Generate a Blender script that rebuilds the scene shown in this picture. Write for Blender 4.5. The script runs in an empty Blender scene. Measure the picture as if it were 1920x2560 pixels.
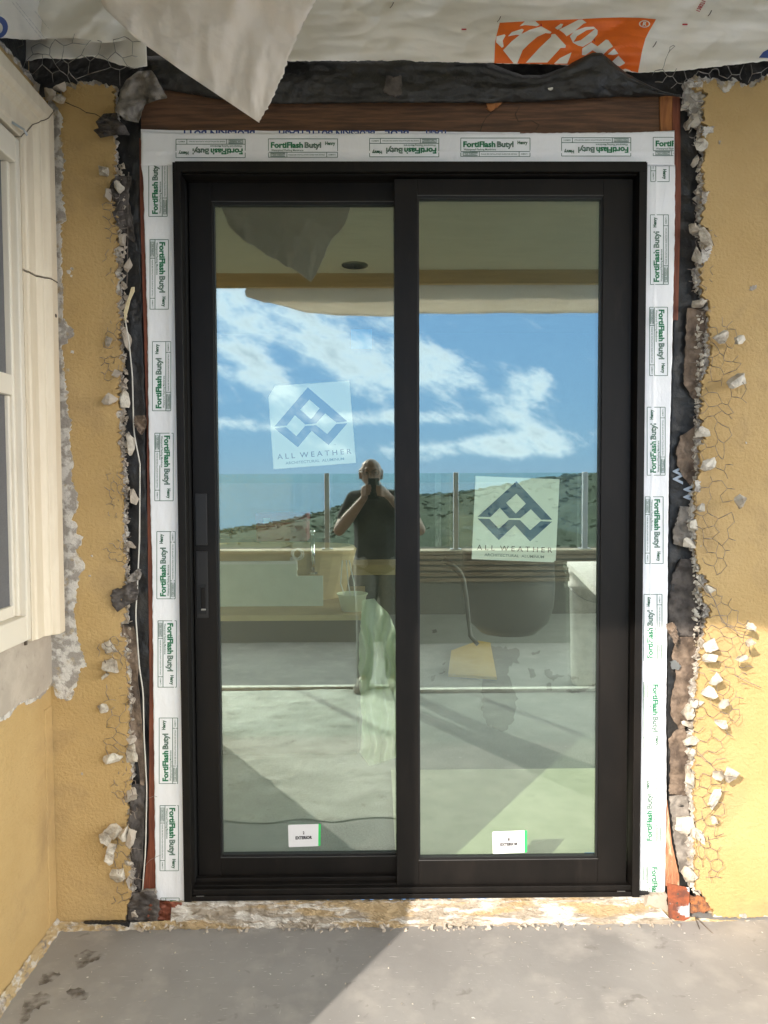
import bpy, bmesh, math, random
from mathutils import Vector, Matrix, noise as N
random.seed(7)
S = bpy.context.scene
COL = S.collection

# ------------------------------------------------------------------ camera
F = 1850.0
CAM = Vector((-0.1166, -2.4155, 1.4002))
pi_, ya_, ro_ = .0423, .0109, -.0042
fw = Vector((math.sin(ya_)*math.cos(pi_), math.cos(ya_)*math.cos(pi_), -math.sin(pi_)))
r0 = Vector((math.cos(ya_), -math.sin(ya_), 0)); u0 = r0.cross(fw)
rt = r0*math.cos(ro_)+u0*math.sin(ro_); up = -r0*math.sin(ro_)+u0*math.cos(ro_)
cd = bpy.data.cameras.new('camera'); cam = bpy.data.objects.new('camera', cd); COL.objects.link(cam)
cam.matrix_world = Matrix(((rt.x, up.x, -fw.x, CAM.x), (rt.y, up.y, -fw.y, CAM.y), (rt.z, up.z, -fw.z, CAM.z), (0, 0, 0, 1)))
cd.sensor_fit = 'VERTICAL'; cd.sensor_height = 24; cd.lens = F/2560*24
cd.clip_start = .005; cd.clip_end = 60000
S.camera = cam
def ray(u, v): return fw + rt*((u-960)/F) - up*((v-1280)/F)
def P(u, v, y=0.0):
    d = ray(u, v); return CAM + d*((y-CAM.y)/d.y)
def PX(u, v, x):
    d = ray(u, v); return CAM + d*((x-CAM.x)/d.x)
def PZ(u, v, z):
    d = ray(u, v); return CAM + d*((z-CAM.z)/d.z)
GL, GR = .092, .047            # depth of the left and right glass panes
def RF(u, v, s, g=GL):         # a real place s metres in front of the wall, seen mirrored in the glass
    p = P(u, v, 2*g+s); return Vector((p.x, -s, p.z))

# ------------------------------------------------------------------ light
SUN = Vector((.65, 1.0, -.585)).normalized()
w = bpy.data.worlds.new("World"); S.world = w; w.use_nodes = True
nt = w.node_tree; nt.nodes.clear()
def wn(t, **k):
    n = nt.nodes.new(t)
    for a, b in k.items(): setattr(n, a, b)
    return n
def wm(op, a, b=None, c=None, clamp=False):
    n = wn('ShaderNodeMath', operation=op, use_clamp=clamp)
    for i, q in enumerate((a, b, c)):
        if q is None: continue
        if isinstance(q, (int, float)): n.inputs[i].default_value = q
        else: nt.links.new(q, n.inputs[i])
    return n.outputs[0]
sky = wn('ShaderNodeTexSky', sky_type='NISHITA', sun_disc=False)
sky.sun_elevation = math.asin(-SUN.z); sky.sun_rotation = math.atan2(-SUN.x, -SUN.y)
sky.altitude = 100; sky.air_density = .8; sky.dust_density = .05; sky.ozone_density = 2.5
tc = wn('ShaderNodeTexCoord'); sx = wn('ShaderNodeSeparateXYZ'); nt.links.new(tc.outputs['Generated'], sx.inputs[0])
ny = wm('MAXIMUM', wm('ABSOLUTE', sx.outputs[1]), .05)
U = wm('DIVIDE', sx.outputs[0], ny); W_ = wm('DIVIDE', sx.outputs[2], ny)
def blob(px, py, rx, ry, ang):  # a soft bank of cloud in one direction of the sky
    cu, cw = (px-930)/F, (1197-py)/F
    du = wm('SUBTRACT', U, cu); dw = wm('SUBTRACT', W_, cw); c, s = math.cos(ang), math.sin(ang)
    a = wm('ADD', wm('MULTIPLY', du, c), wm('MULTIPLY', dw, s)); b = wm('SUBTRACT', wm('MULTIPLY', dw, c), wm('MULTIPLY', du, s))
    a = wm('DIVIDE', a, rx/F); b = wm('DIVIDE', b, ry/F)
    q = wm('ADD', wm('MULTIPLY', a, a), wm('MULTIPLY', b, b))
    return wm('POWER', 2.718, wm('MULTIPLY', q, -1))
tot = None
for args in [(600, 770, 230, 55, -.45), (790, 850, 240, 60, -.5), (560, 890, 130, 45, -.3), (660, 950, 140, 40, -.4), (1130, 930, 210, 62, -.38), (960, 930, 100, 60, .5),
             (1330, 955, 50, 40, .4), (1020, 1040, 260, 22, 0), (620, 1060, 120, 22, -.1), (1400, 1090, 190, 32, .05), (1150, 1120, 330, 30, 0), (700, 700, 300, 40, -.3), (1750, 900, 260, 90, -.2), (100, 820, 300, 120, -.3), (560, 720, 160, 50, -.2)]:
    b = blob(*args); tot = b if tot is None else wm('ADD', tot, b)
mp = wn('ShaderNodeCombineXYZ'); rr = .45
nt.links.new(wm('ADD', wm('MULTIPLY', U, math.cos(rr)*10), wm('MULTIPLY', W_, -math.sin(rr)*10)), mp.inputs[0])
nt.links.new(wm('ADD', wm('MULTIPLY', U, math.sin(rr)*20), wm('MULTIPLY', W_, math.cos(rr)*20)), mp.inputs[1])
nz = wn('ShaderNodeTexNoise'); nz.inputs['Scale'].default_value = 1.0; nz.inputs['Detail'].default_value = 12; nz.inputs['Roughness'].default_value = .66; nz.inputs['Distortion'].default_value = .12
nt.links.new(mp.outputs[0], nz.inputs['Vector'])
dens = wm('ADD', wm('MULTIPLY', wm('MINIMUM', tot, 1.0), .80), wm('MULTIPLY', wm('SUBTRACT', nz.outputs[0], .56), 2.9))
mr = wn('ShaderNodeMapRange', interpolation_type='SMOOTHSTEP'); mr.inputs[1].default_value = .14; mr.inputs[2].default_value = .85
nt.links.new(dens, mr.inputs[0])
front = wm('LESS_THAN', sx.outputs[1], 0.0)
above = wm('GREATER_THAN', sx.outputs[2], 0.0)
cmask = wm('MULTIPLY', wm('MULTIPLY', mr.outputs[0], .88), above)
cloudcol = wn('ShaderNodeMix', data_type='RGBA')
cloudcol.inputs[6].default_value = (4.6, 5.1, 5.6, 1); cloudcol.inputs[7].default_value = (2.3, 2.7, 3.2, 1)
sh = wn('ShaderNodeMapRange'); sh.inputs[1].default_value = .60; sh.inputs[2].default_value = 1.15; nt.links.new(dens, sh.inputs[0]); nt.links.new(sh.outputs[0], cloudcol.inputs[0])
mx = wn('ShaderNodeMix', data_type='RGBA'); nt.links.new(cmask, mx.inputs[0]); nt.links.new(cloudcol.outputs[2], mx.inputs[7])
veil = wn('ShaderNodeMix', data_type='RGBA'); vr = wn('ShaderNodeMapRange', interpolation_type='SMOOTHSTEP'); vr.inputs[1].default_value = .26; vr.inputs[2].default_value = .0; vr.inputs[3].default_value = .84; vr.inputs[4].default_value = .93
nt.links.new(wm('ABSOLUTE', sx.outputs[2]), vr.inputs[0]); nt.links.new(vr.outputs[0], veil.inputs[0]); nt.links.new(sky.outputs[0], veil.inputs[6]); veil.inputs[7].default_value = (.85, 1.65, 2.85, 1); nt.links.new(veil.outputs[2], mx.inputs[6])
# unseen bright overcast added as fill light, away from the clear gap over the sea
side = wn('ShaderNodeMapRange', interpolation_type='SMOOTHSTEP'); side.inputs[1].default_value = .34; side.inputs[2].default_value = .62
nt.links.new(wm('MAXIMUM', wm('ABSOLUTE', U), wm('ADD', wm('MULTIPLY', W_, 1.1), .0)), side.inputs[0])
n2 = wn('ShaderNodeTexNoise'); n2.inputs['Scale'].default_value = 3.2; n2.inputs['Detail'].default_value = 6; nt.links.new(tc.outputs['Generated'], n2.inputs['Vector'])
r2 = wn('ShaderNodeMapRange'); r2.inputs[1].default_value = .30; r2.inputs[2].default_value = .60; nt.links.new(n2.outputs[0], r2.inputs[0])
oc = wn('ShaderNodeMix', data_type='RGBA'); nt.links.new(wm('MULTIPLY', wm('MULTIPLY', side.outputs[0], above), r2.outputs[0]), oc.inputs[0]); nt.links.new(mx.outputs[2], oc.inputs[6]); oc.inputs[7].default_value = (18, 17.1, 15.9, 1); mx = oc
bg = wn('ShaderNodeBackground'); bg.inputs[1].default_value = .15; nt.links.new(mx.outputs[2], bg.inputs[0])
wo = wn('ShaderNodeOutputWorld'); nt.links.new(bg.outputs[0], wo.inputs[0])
sl = bpy.data.lights.new('sun', 'SUN'); sl.energy = 2.0; sl.angle = math.radians(.53); sl.color = (1, .89, .77)
so = bpy.data.objects.new('sun', sl); COL.objects.link(so); so.rotation_euler = SUN.to_track_quat('-Z', 'Y').to_euler()
S.view_settings.view_transform = 'Standard'; S.view_settings.look = 'None'; S.view_settings.gamma = 1; S.view_settings.exposure = 1.92
S.render.engine = 'CYCLES'
S.cycles.max_bounces = 10; S.cycles.transparent_max_bounces = 16; S.cycles.glossy_bounces = 6; S.cycles.diffuse_bounces = 4
S.cycles.caustics_reflective = False; S.cycles.caustics_refractive = False

# ------------------------------------------------------------------ materials
MATS = {}
def mat(name, c1, c2=None, scale=8, rough=.7, bump=0, bscale=None, metal=0, lo=.4, hi=.6, detail=6, c3=None, s3=3, lo3=.55, hi3=.62, coat=0, stretch=None, spec=.5, bd=.01, distort=0, transl=0):
    if name in MATS: return MATS[name]
    m = bpy.data.materials.new(name); m.use_nodes = True; t = m.node_tree; b = t.nodes['Principled BSDF']
    b.inputs['Roughness'].default_value = rough; b.inputs['Metallic'].default_value = metal; b.inputs['Coat Weight'].default_value = coat
    b.inputs['Specular IOR Level'].default_value = spec
    co = t.nodes.new('ShaderNodeTexCoord'); vec = co.outputs['Object']
    if stretch:
        mpn = t.nodes.new('ShaderNodeMapping'); mpn.inputs['Scale'].default_value = stretch; t.links.new(vec, mpn.inputs[0]); vec = mpn.outputs[0]
    def noi(sc, d=detail, ds=distort):
        n = t.nodes.new('ShaderNodeTexNoise'); n.inputs['Scale'].default_value = sc; n.inputs['Detail'].default_value = d; n.inputs['Distortion'].default_value = ds; n.inputs['Roughness'].default_value = .6
        t.links.new(vec, n.inputs['Vector']); return n.outputs[0]
    def rng(src, a, bb):
        r = t.nodes.new('ShaderNodeMapRange'); r.inputs[1].default_value = a; r.inputs[2].default_value = bb; t.links.new(src, r.inputs[0]); return r.outputs[0]
    if c2 is None: b.inputs['Base Color'].default_value = (*c1, 1)
    else:
        mxn = t.nodes.new('ShaderNodeMix'); mxn.data_type = 'RGBA'; mxn.inputs[6].default_value = (*c1, 1); mxn.inputs[7].default_value = (*c2, 1)
        t.links.new(rng(noi(scale), lo, hi), mxn.inputs[0]); out = mxn.outputs[2]
        if c3:
            m2 = t.nodes.new('ShaderNodeMix'); m2.data_type = 'RGBA'; m2.inputs[7].default_value = (*c3, 1); t.links.new(out, m2.inputs[6])
            t.links.new(rng(noi(s3, 8, .3), lo3, hi3), m2.inputs[0]); out = m2.outputs[2]
        t.links.new(out, b.inputs['Base Color'])
    if bump:
        bn = t.nodes.new('ShaderNodeBump'); bn.inputs['Strength'].default_value = bump; bn.inputs['Distance'].default_value = bd
        t.links.new(noi(bscale or scale*3, 5), bn.inputs['Height']); t.links.new(bn.outputs[0], b.inputs['Normal'])
    if transl:
        ou = t.nodes['Material Output']; tl = t.nodes.new('ShaderNodeBsdfTranslucent'); tl.inputs[0].default_value = (*c1, 1); ms = t.nodes.new('ShaderNodeMixShader'); ms.inputs[0].default_value = transl
        t.links.new(b.outputs[0], ms.inputs[1]); t.links.new(tl.outputs[0], ms.inputs[2]); t.links.new(ms.outputs[0], ou.inputs[0])
    MATS[name] = m; return m
M = {}
M['stucco'] = mat('yellow_stucco', (.445, .300, .122), (.49, .34, .150), 2.2, .85, .9, 85, c3=(.345, .235, .11), s3=4.5, lo3=.52, hi3=.78, bd=.006)
M['crust'] = mat('broken_plaster', (.62, .59, .54), (.33, .30, .265), 26, .95, 1.0, 110, lo=.46, hi=.55, detail=10, c3=(.40, .31, .18), s3=22, lo3=.56, hi3=.66, bd=.006)
M['stone'] = mat('stucco_chunk', (.52, .46, .37), (.27, .235, .19), 34, .95, 1.0, 110, c3=(.60, .56, .48), s3=14, lo3=.45, hi3=.6, bd=.004)
M['patch'] = mat('cement_patch', (.46, .40, .33), (.38, .33, .27), 9, .92, .5, 60, c3=(.28, .24, .20), s3=30, lo3=.6, hi3=.75, bd=.004)
M['blackpaper'] = mat('black_building_paper', (.012, .012, .013), (.035, .033, .031), 14, .42, .7, 22, c3=(.10, .09, .08), s3=40, lo3=.64, hi3=.8, bd=.012)
M['flash'] = mat('black_flashing', (.012, .012, .012), (.026, .025, .023), 12, .5, .6, 60, c3=(.12, .10, .08), s3=70, lo3=.68, hi3=.8, bd=.01)
M['brownpaper'] = mat('brown_building_paper', (.095, .068, .050), (.25, .185, .135), 16, .85, .8, 30, c3=(.02, .018, .016), s3=9, lo3=.58, hi3=.68, bd=.012)
M['greypaper'] = mat('grey_torn_paper', (.30, .27, .235), (.17, .15, .13), 20, .9, .8, 26, bd=.012)
M['darktorn'] = mat('dark_torn_paper', (.05, .042, .038), (.11, .095, .085), 24, .85, .8, 34, bd=.01)
M['wood'] = mat('stained_header_wood', (.15, .072, .034), (.075, .036, .018), 7, .6, .35, 40, c3=(.055, .028, .014), s3=5, lo3=.55, hi3=.72, stretch=(1, 1, 14), bd=.004)
M['redwood'] = mat('red_brown_wood', (.26, .075, .035), (.15, .042, .022), 9, .6, .3, 40, stretch=(12, 1, 1), bd=.004)
M['freshwood'] = mat('orange_wood', (.42, .17, .05), (.28, .10, .03), 10, .6, .3, 40, stretch=(12, 1, 1), bd=.004)
M['wrap'] = mat('house_wrap', (.85, .81, .73), (.81, .77, .69), 4, .5, .3, 9, c3=(.76, .72, .64), s3=9, lo3=.6, hi3=.9, bd=.010)
M['flap'] = mat('flap_wrap', (.90, .84, .76), (.86, .80, .72), 5, .6, .5, 9, stretch=(3, 1, 1), bd=.010, transl=.52)
M['tape'] = mat('white_flashing_tape', (.88, .895, .92), (.84, .855, .88), 4, .33, .35, 12, stretch=(2.2, 1, 1), bd=.012)
M['green'] = mat('green_ink', (.006, .17, .07), rough=.5)
M['ink'] = mat('grey_green_ink', (.045, .13, .085), rough=.5)
M['dkgreen'] = mat('dark_green_ink', (.008, .09, .04), rough=.5)
M['blueink'] = mat('blue_ink', (.03, .07, .25), rough=.5)
M['orange'] = mat('orange_ink', (.86, .17, .012), (.78, .14, .012), 8, .5, .4, 9, bd=.012)
M['redink'] = mat('red_ink', (.5, .02, .03), rough=.5)
M['alu'] = mat('black_bronze_aluminium', (.006, .0052, .0046), (.010, .0082, .007), 3, .45, .12, 60, c3=(.021, .0165, .0135), s3=5, lo3=.6, hi3=.85, stretch=(3, 3, .8), spec=.22, bd=.001)
M['alulight'] = mat('bronze_bead_edge', (.07, .07, .07), rough=.35)
M['gasket'] = mat('black_gasket', (.004, .004, .004), rough=.6)
M['chrome'] = mat('chrome', (.8, .8, .8), rough=.12, metal=1)
M['steel'] = mat('brushed_steel', (.45, .45, .44), rough=.35, metal=1)
M['trim'] = mat('cream_trim', (.66, .575, .44), (.70, .62, .485), 6, .6, .15, 30, c3=(.58, .48, .34), s3=8, lo3=.6, hi3=.85, stretch=(1, 6, 1), bd=.003)
M['vinyl'] = mat('cream_vinyl', (.72, .665, .56), (.68, .625, .52), 3, .4, .03, 20)
M['crack'] = mat('dark_joint', (.05, .035, .025), (.09, .07, .05), 40, .9)
M['winglass'] = mat('dark_window_glass', (.05, .05, .052), rough=.05, spec=.8)
M['screen'] = mat('window_screen', (.13, .13, .135), (.10, .10, .105), 300, .5)
M['concrete'] = mat('patio_concrete', (.44, .43, .415), (.37, .365, .355), 2.2, .7, .25, 30, c3=(.51, .49, .46), s3=5, lo3=.5, hi3=.75, bd=.003)
M['curb'] = mat('broken_curb', (.36, .31, .245), (.62, .585, .53), 13, .95, 1.0, 70, lo=.47, hi=.53, c3=(.42, .315, .18), s3=5, lo3=.51, hi3=.57, bd=.008, stretch=(.55, 1, 4))
M['base'] = mat('base_band', (.40, .30, .16), (.52, .49, .44), 22, .95, 1.0, 70, lo=.5, hi=.6, c3=(.22, .19, .17), s3=15, lo3=.55, hi3=.65, bd=.007, stretch=(1, 1, 2))
M['wire'] = mat('rusty_wire', (.16, .13, .11), (.27, .22, .18), 50, .55, metal=.4)
M['wiregalv'] = mat('grey_wire', (.34, .33, .31), (.24, .22, .20), 40, .5, metal=.5)
M['rust'] = mat('rusted_steel', (.28, .075, .030), (.13, .045, .028), 40, .9, .7, 90, c3=(.46, .49, .52), s3=16, lo3=.56, hi3=.60, bd=.004)
M['cord'] = mat('cream_cord', (.62, .60, .54), rough=.6)
M['stick'] = mat('yellowed_shim', (.70, .62, .40), (.60, .50, .30), 30, .6)
M['sticker'] = mat('white_sticker', (.80, .86, .80), rough=.7)
M['logo'] = mat('navy_logo', (.030, .085, .20), rough=.6)
M['paper'] = mat('white_label', (.68, .68, .69), rough=.6)
M['textink'] = mat('black_ink', (.03, .03, .03), rough=.6)
M['labelgreen'] = mat('green_tab', (.03, .55, .12), rough=.5)
M['smallink'] = mat('teal_ink', (.12, .22, .22), rough=.6)
M['bluetape'] = mat('blue_tape', (.03, .20, .55), rough=.6)
M['soffit'] = mat('soffit_stucco', (.62, .56, .38), (.58, .52, .35), 6, .9, .3, 60, stretch=(.5, 3, 1), bd=.003)
M['beam'] = mat('beam_wood', (.60, .42, .20), (.52, .36, .17), 6, .8, .1, stretch=(.5, 1, 8))
M['parapet'] = mat('grey_speckled_stucco', (.22, .215, .19), (.15, .145, .13), 120, .9, .5, 90, bd=.005)
M['strip'] = mat('white_threshold', (.80, .78, .73), (.66, .64, .60), 20, .8, .3)
M['slat'] = mat('weathered_slats', (.30, .25, .19), (.18, .14, .10), 5, .8, .3, stretch=(1, 1, 20))
M['skin'] = mat('skin', (.24, .145, .10), (.20, .12, .082), 30, .5)
M['shirt'] = mat('black_tshirt', (.022, .023, .024), (.03, .03, .031), 30, .9, .4, 20)
M['jeans'] = mat('blue_jeans', (.17, .175, .17), (.21, .215, .205), 40, .9, .3, 40)
M['shoe'] = mat('grey_suede_shoe', (.30, .27, .24), (.24, .22, .20), 30, .8)
M['phone'] = mat('black_phone', (.01, .01, .012), rough=.2)
M['sea'] = mat('sea_water', (.022, .065, .15), (.032, .085, .185), .004, .45, .5, .03, bd=3)
M['hill'] = mat('scrub_hillside', (.009, .015, .008), (.018, .024, .012), .05, .95, .8, .15, c3=(.026, .028, .018), s3=.03, lo3=.58, hi3=.72, bd=2)
M['bush'] = mat('dark_scrub', (.007, .013, .006), (.014, .021, .009), .3, .95)
M['intfloor'] = mat('speckled_subfloor', (.30, .31, .30), (.15, .155, .15), 160, .85, lo=.35, hi=.62, c3=(.26, .265, .26), s3=1.5, lo3=.45, hi3=.6)
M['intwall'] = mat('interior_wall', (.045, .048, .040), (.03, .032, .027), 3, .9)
M['board'] = mat('floor_protection_board', (.72, .70, .56), (.62, .62, .48), 5, .7, .3, 14, c3=(.54, .54, .42), s3=6, lo3=.6, hi3=.75, bd=.004)
M['dark'] = mat('black_plastic', (.018, .019, .018), rough=.45)
M['yellow'] = mat('yellow_plastic', (.55, .34, .04), rough=.6)
M['maroon'] = mat('maroon_box', (.22, .03, .05), rough=.6)
M['counter'] = mat('plywood_deck', (.50, .38, .20), (.44, .33, .17), 6, .8, stretch=(1, 1, 6))
M['panel'] = mat('primed_panel', (.62, .66, .58), (.54, .58, .51), 5, .8, .3, 10)
M['stain'] = mat('damp_stain', (.16, .135, .12), (.22, .19, .175), 30, .6)
M['mark'] = mat('adhesive_mark', (.03, .03, .028), rough=.7)

def glassmat(name, fac, tint, gl):
    m = bpy.data.materials.new(name); m.use_nodes = True; t = m.node_tree; t.nodes.clear()
    o = t.nodes.new('ShaderNodeOutputMaterial'); mxs = t.nodes.new('ShaderNodeMixShader'); tr = t.nodes.new('ShaderNodeBsdfTransparent'); g = t.nodes.new('ShaderNodeBsdfGlossy')
    tr.inputs[0].default_value = (*tint, 1); g.inputs[0].default_value = (*gl, 1); g.inputs['Roughness'].default_value = 0.0; mxs.inputs[0].default_value = fac
    t.links.new(tr.outputs[0], mxs.inputs[1]); t.links.new(g.outputs[0], mxs.inputs[2]); t.links.new(mxs.outputs[0], o.inputs[0]); return m
M['glass1'] = glassmat('door_glass_outer', .30, (.86, .95, .87), (.88, 1, .94))
M['glass2'] = glassmat('door_glass_inner', .10, (.90, .98, .90), (.9, 1, .95))
M['railglass'] = glassmat('rail_glass', .05, (.84, .93, .90), (1, 1, 1))
m = bpy.data.materials.new('thin_plastic_sheet'); m.use_nodes = True; t = m.node_tree; t.nodes.clear()
o_ = t.nodes.new('ShaderNodeOutputMaterial'); ms_ = t.nodes.new('ShaderNodeMixShader'); tr_ = t.nodes.new('ShaderNodeBsdfTransparent'); df_ = t.nodes.new('ShaderNodeBsdfPrincipled')
df_.inputs['Base Color'].default_value = (.88, .92, .70, 1); df_.inputs['Roughness'].default_value = .35; ms_.inputs[0].default_value = .86
t.links.new(tr_.outputs[0], ms_.inputs[1]); t.links.new(df_.outputs[0], ms_.inputs[2]); t.links.new(ms_.outputs[0], o_.inputs[0]); M['plastic'] = m

# ------------------------------------------------------------------ helpers
def tag(o, label=None, cat=None, group=None, kind=None):
    if label: o['label'] = label
    if cat: o['category'] = cat
    if group: o['group'] = group
    if cat and not kind: kind = 'thing'
    if kind: o['kind'] = kind
    return o
def thing(name, label, cat, loc=(0, 0, 0), group=None):
    o = bpy.data.objects.new(name, None); COL.objects.link(o); o.location = loc; o.empty_display_size = .05
    return tag(o, label, cat, group)
def par(o, p):
    if p is not None:
        base = Vector(p.location); q = p
        while q.parent: q = q.parent; base = Vector(q.location) if q.type == 'EMPTY' else base
        o.parent = p
        if p.type == 'EMPTY': o.matrix_parent_inverse = Matrix.Translation(-Vector(p.location))
        else: o.matrix_parent_inverse = Matrix.Identity(4)
class MB:
    def __init__(s): s.v = []; s.f = []; s.m = []
    def add(s, vs, fs, mi=0):
        k = len(s.v); s.v += [Vector(v) for v in vs]; s.f += [tuple(i+k for i in f) for f in fs]; s.m += [mi]*len(fs); return s
    def box(s, a, b, mi=0, rot=None, c=None):
        x0, y0, z0 = (min(a[i], b[i]) for i in range(3)); x1, y1, z1 = (max(a[i], b[i]) for i in range(3))
        vs = [Vector(p) for p in ((x0, y0, z0), (x1, y0, z0), (x1, y1, z0), (x0, y1, z0), (x0, y0, z1), (x1, y0, z1), (x1, y1, z1), (x0, y1, z1))]
        if rot is not None:
            c = Vector(c) if c is not None else (Vector(a)+Vector(b))/2; vs = [c+rot@(v-c) for v in vs]
        return s.add(vs, [(0, 3, 2, 1), (4, 5, 6, 7), (0, 1, 5, 4), (1, 2, 6, 5), (2, 3, 7, 6), (3, 0, 4, 7)], mi)
    def tube(s, pts, r, n=6, mi=0, cap=True):
        pts = [Vector(p) for p in pts]; rs = r if isinstance(r, (list, tuple)) else [r]*len(pts); k = len(s.v); rings = []
        for i, p in enumerate(pts):
            d = (pts[min(i+1, len(pts)-1)]-pts[max(i-1, 0)]); d = d.normalized() if d.length > 1e-9 else Vector((0, 0, 1))
            a = d.cross(Vector((0, 0, 1)) if abs(d.z) < .9 else Vector((1, 0, 0))).normalized(); b = d.cross(a)
            for j in range(n):
                t_ = 2*math.pi*j/n; s.v.append(p+(a*math.cos(t_)+b*math.sin(t_))*rs[i])
        for i in range(len(pts)-1):
            for j in range(n):
                a0 = k+i*n+j; a1 = k+i*n+(j+1) % n; s.f.append((a0, a1, a1+n, a0+n)); s.m.append(mi)
        if cap and n > 2:
            s.f.append(tuple(k+j for j in range(n-1, -1, -1))); s.m.append(mi); e = k+(len(pts)-1)*n; s.f.append(tuple(e+j for j in range(n))); s.m.append(mi)
        return s
    def lathe(s, prof, c, n=24, mi=0):
        c = Vector(c); k = len(s.v)
        for r, z in prof:
            for j in range(n): t_ = 2*math.pi*j/n; s.v.append(c+Vector((r*math.cos(t_), r*math.sin(t_), z)))
        for i in range(len(prof)-1):
            for j in range(n):
                a0 = k+i*n+j; a1 = k+i*n+(j+1) % n; s.f.append((a0, a1, a1+n, a0+n)); s.m.append(mi)
        return s
    def build(s, name, mats, parent=None, smooth=False, bevel=0, fix=True, solid=0):
        me = bpy.data.meshes.new(name); me.from_pydata([tuple(v) for v in s.v], [], s.f)
        mats = mats if isinstance(mats, (list, tuple)) else [mats]
        for m_ in mats: me.materials.append(m_)
        for p, mi in zip(me.polygons, s.m): p.material_index = mi; p.use_smooth = smooth
        if fix:
            bm = bmesh.new(); bm.from_mesh(me); bmesh.ops.recalc_face_normals(bm, faces=bm.faces); bm.to_mesh(me); bm.free()
        me.update(); o = bpy.data.objects.new(name, me); COL.objects.link(o); par(o, parent)
        if solid: q = o.modifiers.new('t', 'SOLIDIFY'); q.thickness = solid; q.offset = 0
        if bevel: q = o.modifiers.new('b', 'BEVEL'); q.width = bevel; q.segments = 2; q.limit_method = 'ANGLE'
        return o
def nz1(x, y, s=1.0, seed=0): return N.noise(Vector((x*s, y*s, seed*7.31)))
def fr(x, y, s=1.0, seed=0, o=4): return N.fractal(Vector((x*s, y*s, seed*5.7)), .8, 2.1, o)
def resamp(pts, n):
    L = [0]
    for a, b in zip(pts, pts[1:]): L.append(L[-1]+math.hypot(b[0]-a[0], b[1]-a[1]))
    out = []; j = 0
    for i in range(n):
        t_ = L[-1]*i/(n-1)
        while j < len(L)-2 and L[j+1] < t_: j += 1
        q = (t_-L[j])/max(L[j+1]-L[j], 1e-9); out.append(tuple(pts[j][k]+(pts[j+1][k]-pts[j][k])*q for k in range(len(pts[0]))))
    return out
def loft(A, B, nu, nv, yf, jagA=0, jagB=0, seed=0, horiz=True):
    """grid between two pixel outlines (A on one side, B on the other) laid at depth yf(px,py)"""
    a = resamp(A, nu); b = resamp(B, nu); mb = MB()
    for i in range(nu):
        ja = fr(i*1.0, 3, .35, seed)*jagA; jb = fr(i*1.0, 9, .35, seed+3)*jagB
        pa = (a[i][0]+(0 if horiz else ja), a[i][1]+(ja if horiz else 0)); pb = (b[i][0]+(0 if horiz else jb), b[i][1]+(jb if horiz else 0))
        for j in range(nv):
            t_ = j/(nv-1); u = pa[0]+(pb[0]-pa[0])*t_; v = pa[1]+(pb[1]-pa[1])*t_; mb.v.append(P(u, v, yf(u, v)))
    for i in range(nu-1):
        for j in range(nv-1):
            k = i*nv+j; mb.f.append((k, k+1, k+nv+1, k+nv)); mb.m.append(0)
    return mb
def jag(pts, step, amp, seed=0, closed=True, fs=.12):
    out = []; n = len(pts)
    for i in range(n if closed else n-1):
        a = pts[i]; b = pts[(i+1) % n]; L = math.hypot(b[0]-a[0], b[1]-a[1]); k = max(1, int(L/step)); nx, ny_ = (-(b[1]-a[1])/max(L, 1e-6), (b[0]-a[0])/max(L, 1e-6))
        am = a[2] if len(a) > 2 else amp
        for j in range(k):
            t_ = j/k; x = a[0]+(b[0]-a[0])*t_; y = a[1]+(b[1]-a[1])*t_; d = fr(x, y, fs, seed, 5)*am*1.3
            out.append((x+nx*d, y+ny_*d))
    if not closed: out.append(pts[-1][:2])
    return out
def prism(mb, pts, y0, y1, mi=0, Pf=P):
    k = len(mb.v); n = len(pts)
    mb.v += [Pf(u, v, y0) for u, v in pts]
    mb.v += [mb.v[k+i]+Vector((0, y1-y0, 0)) for i in range(n)]
    mb.f.append(tuple(k+i for i in range(n))); mb.m.append(mi); mb.f.append(tuple(k+n+i for i in range(n-1, -1, -1))); mb.m.append(mi)
    for i in range(n): j = (i+1) % n; mb.f.append((k+i, k+n+i, k+n+j, k+j)); mb.m.append(mi)
    return mb
_tc = {}
def text2d(s, bold=0.0, outline=0.0):
    key = (s, bold, outline)
    if key in _tc: return _tc[key]
    c = bpy.data.curves.new('t', 'FONT'); c.body = s; c.size = 1; c.offset = bold; c.resolution_u = 3
    if outline: c.fill_mode = 'NONE'; c.bevel_depth = outline; c.bevel_resolution = 0
    o = bpy.data.objects.new('t', c); COL.objects.link(o); dg = bpy.context.evaluated_depsgraph_get(); dg.update()
    me = bpy.data.meshes.new_from_object(o.evaluated_get(dg)); vs = [(v.co.x, v.co.y) for v in me.vertices]; fs = [tuple(p.vertices) for p in me.polygons]
    bpy.data.objects.remove(o); bpy.data.curves.remove(c); bpy.data.meshes.remove(me)
    x0 = min(v[0] for v in vs); x1 = max(v[0] for v in vs); vs = [(x-x0, y) for x, y in vs]
    _tc[key] = (vs, fs, x1-x0); return _tc[key]
def put_text(mb, s, x, y, h, width, fn, mi=0, bold=0., outline=0., spread=None):
    """text with baseline at (x,y), cap height h, total width fitted; fn maps local (a,b) to a 3-D point"""
    vs, fs, w0 = text2d(s, bold, outline); sx_ = width/w0; sy = h/.70
    mb.add([fn(x+a*sx_, y+b*sy) for a, b in vs], fs, mi)
def ln(mb, x0, y0, x1, y1, t_, fn, mi=0):
    if abs(x1-x0) > abs(y1-y0): q = [(x0, y0-t_), (x1, y1-t_), (x1, y1+t_), (x0, y0+t_)]
    else: q = [(x0-t_, y0), (x0+t_, y0), (x1+t_, y1), (x1-t_, y1)]
    mb.add([fn(*p) for p in q], [(0, 1, 2, 3)], mi)

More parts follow.
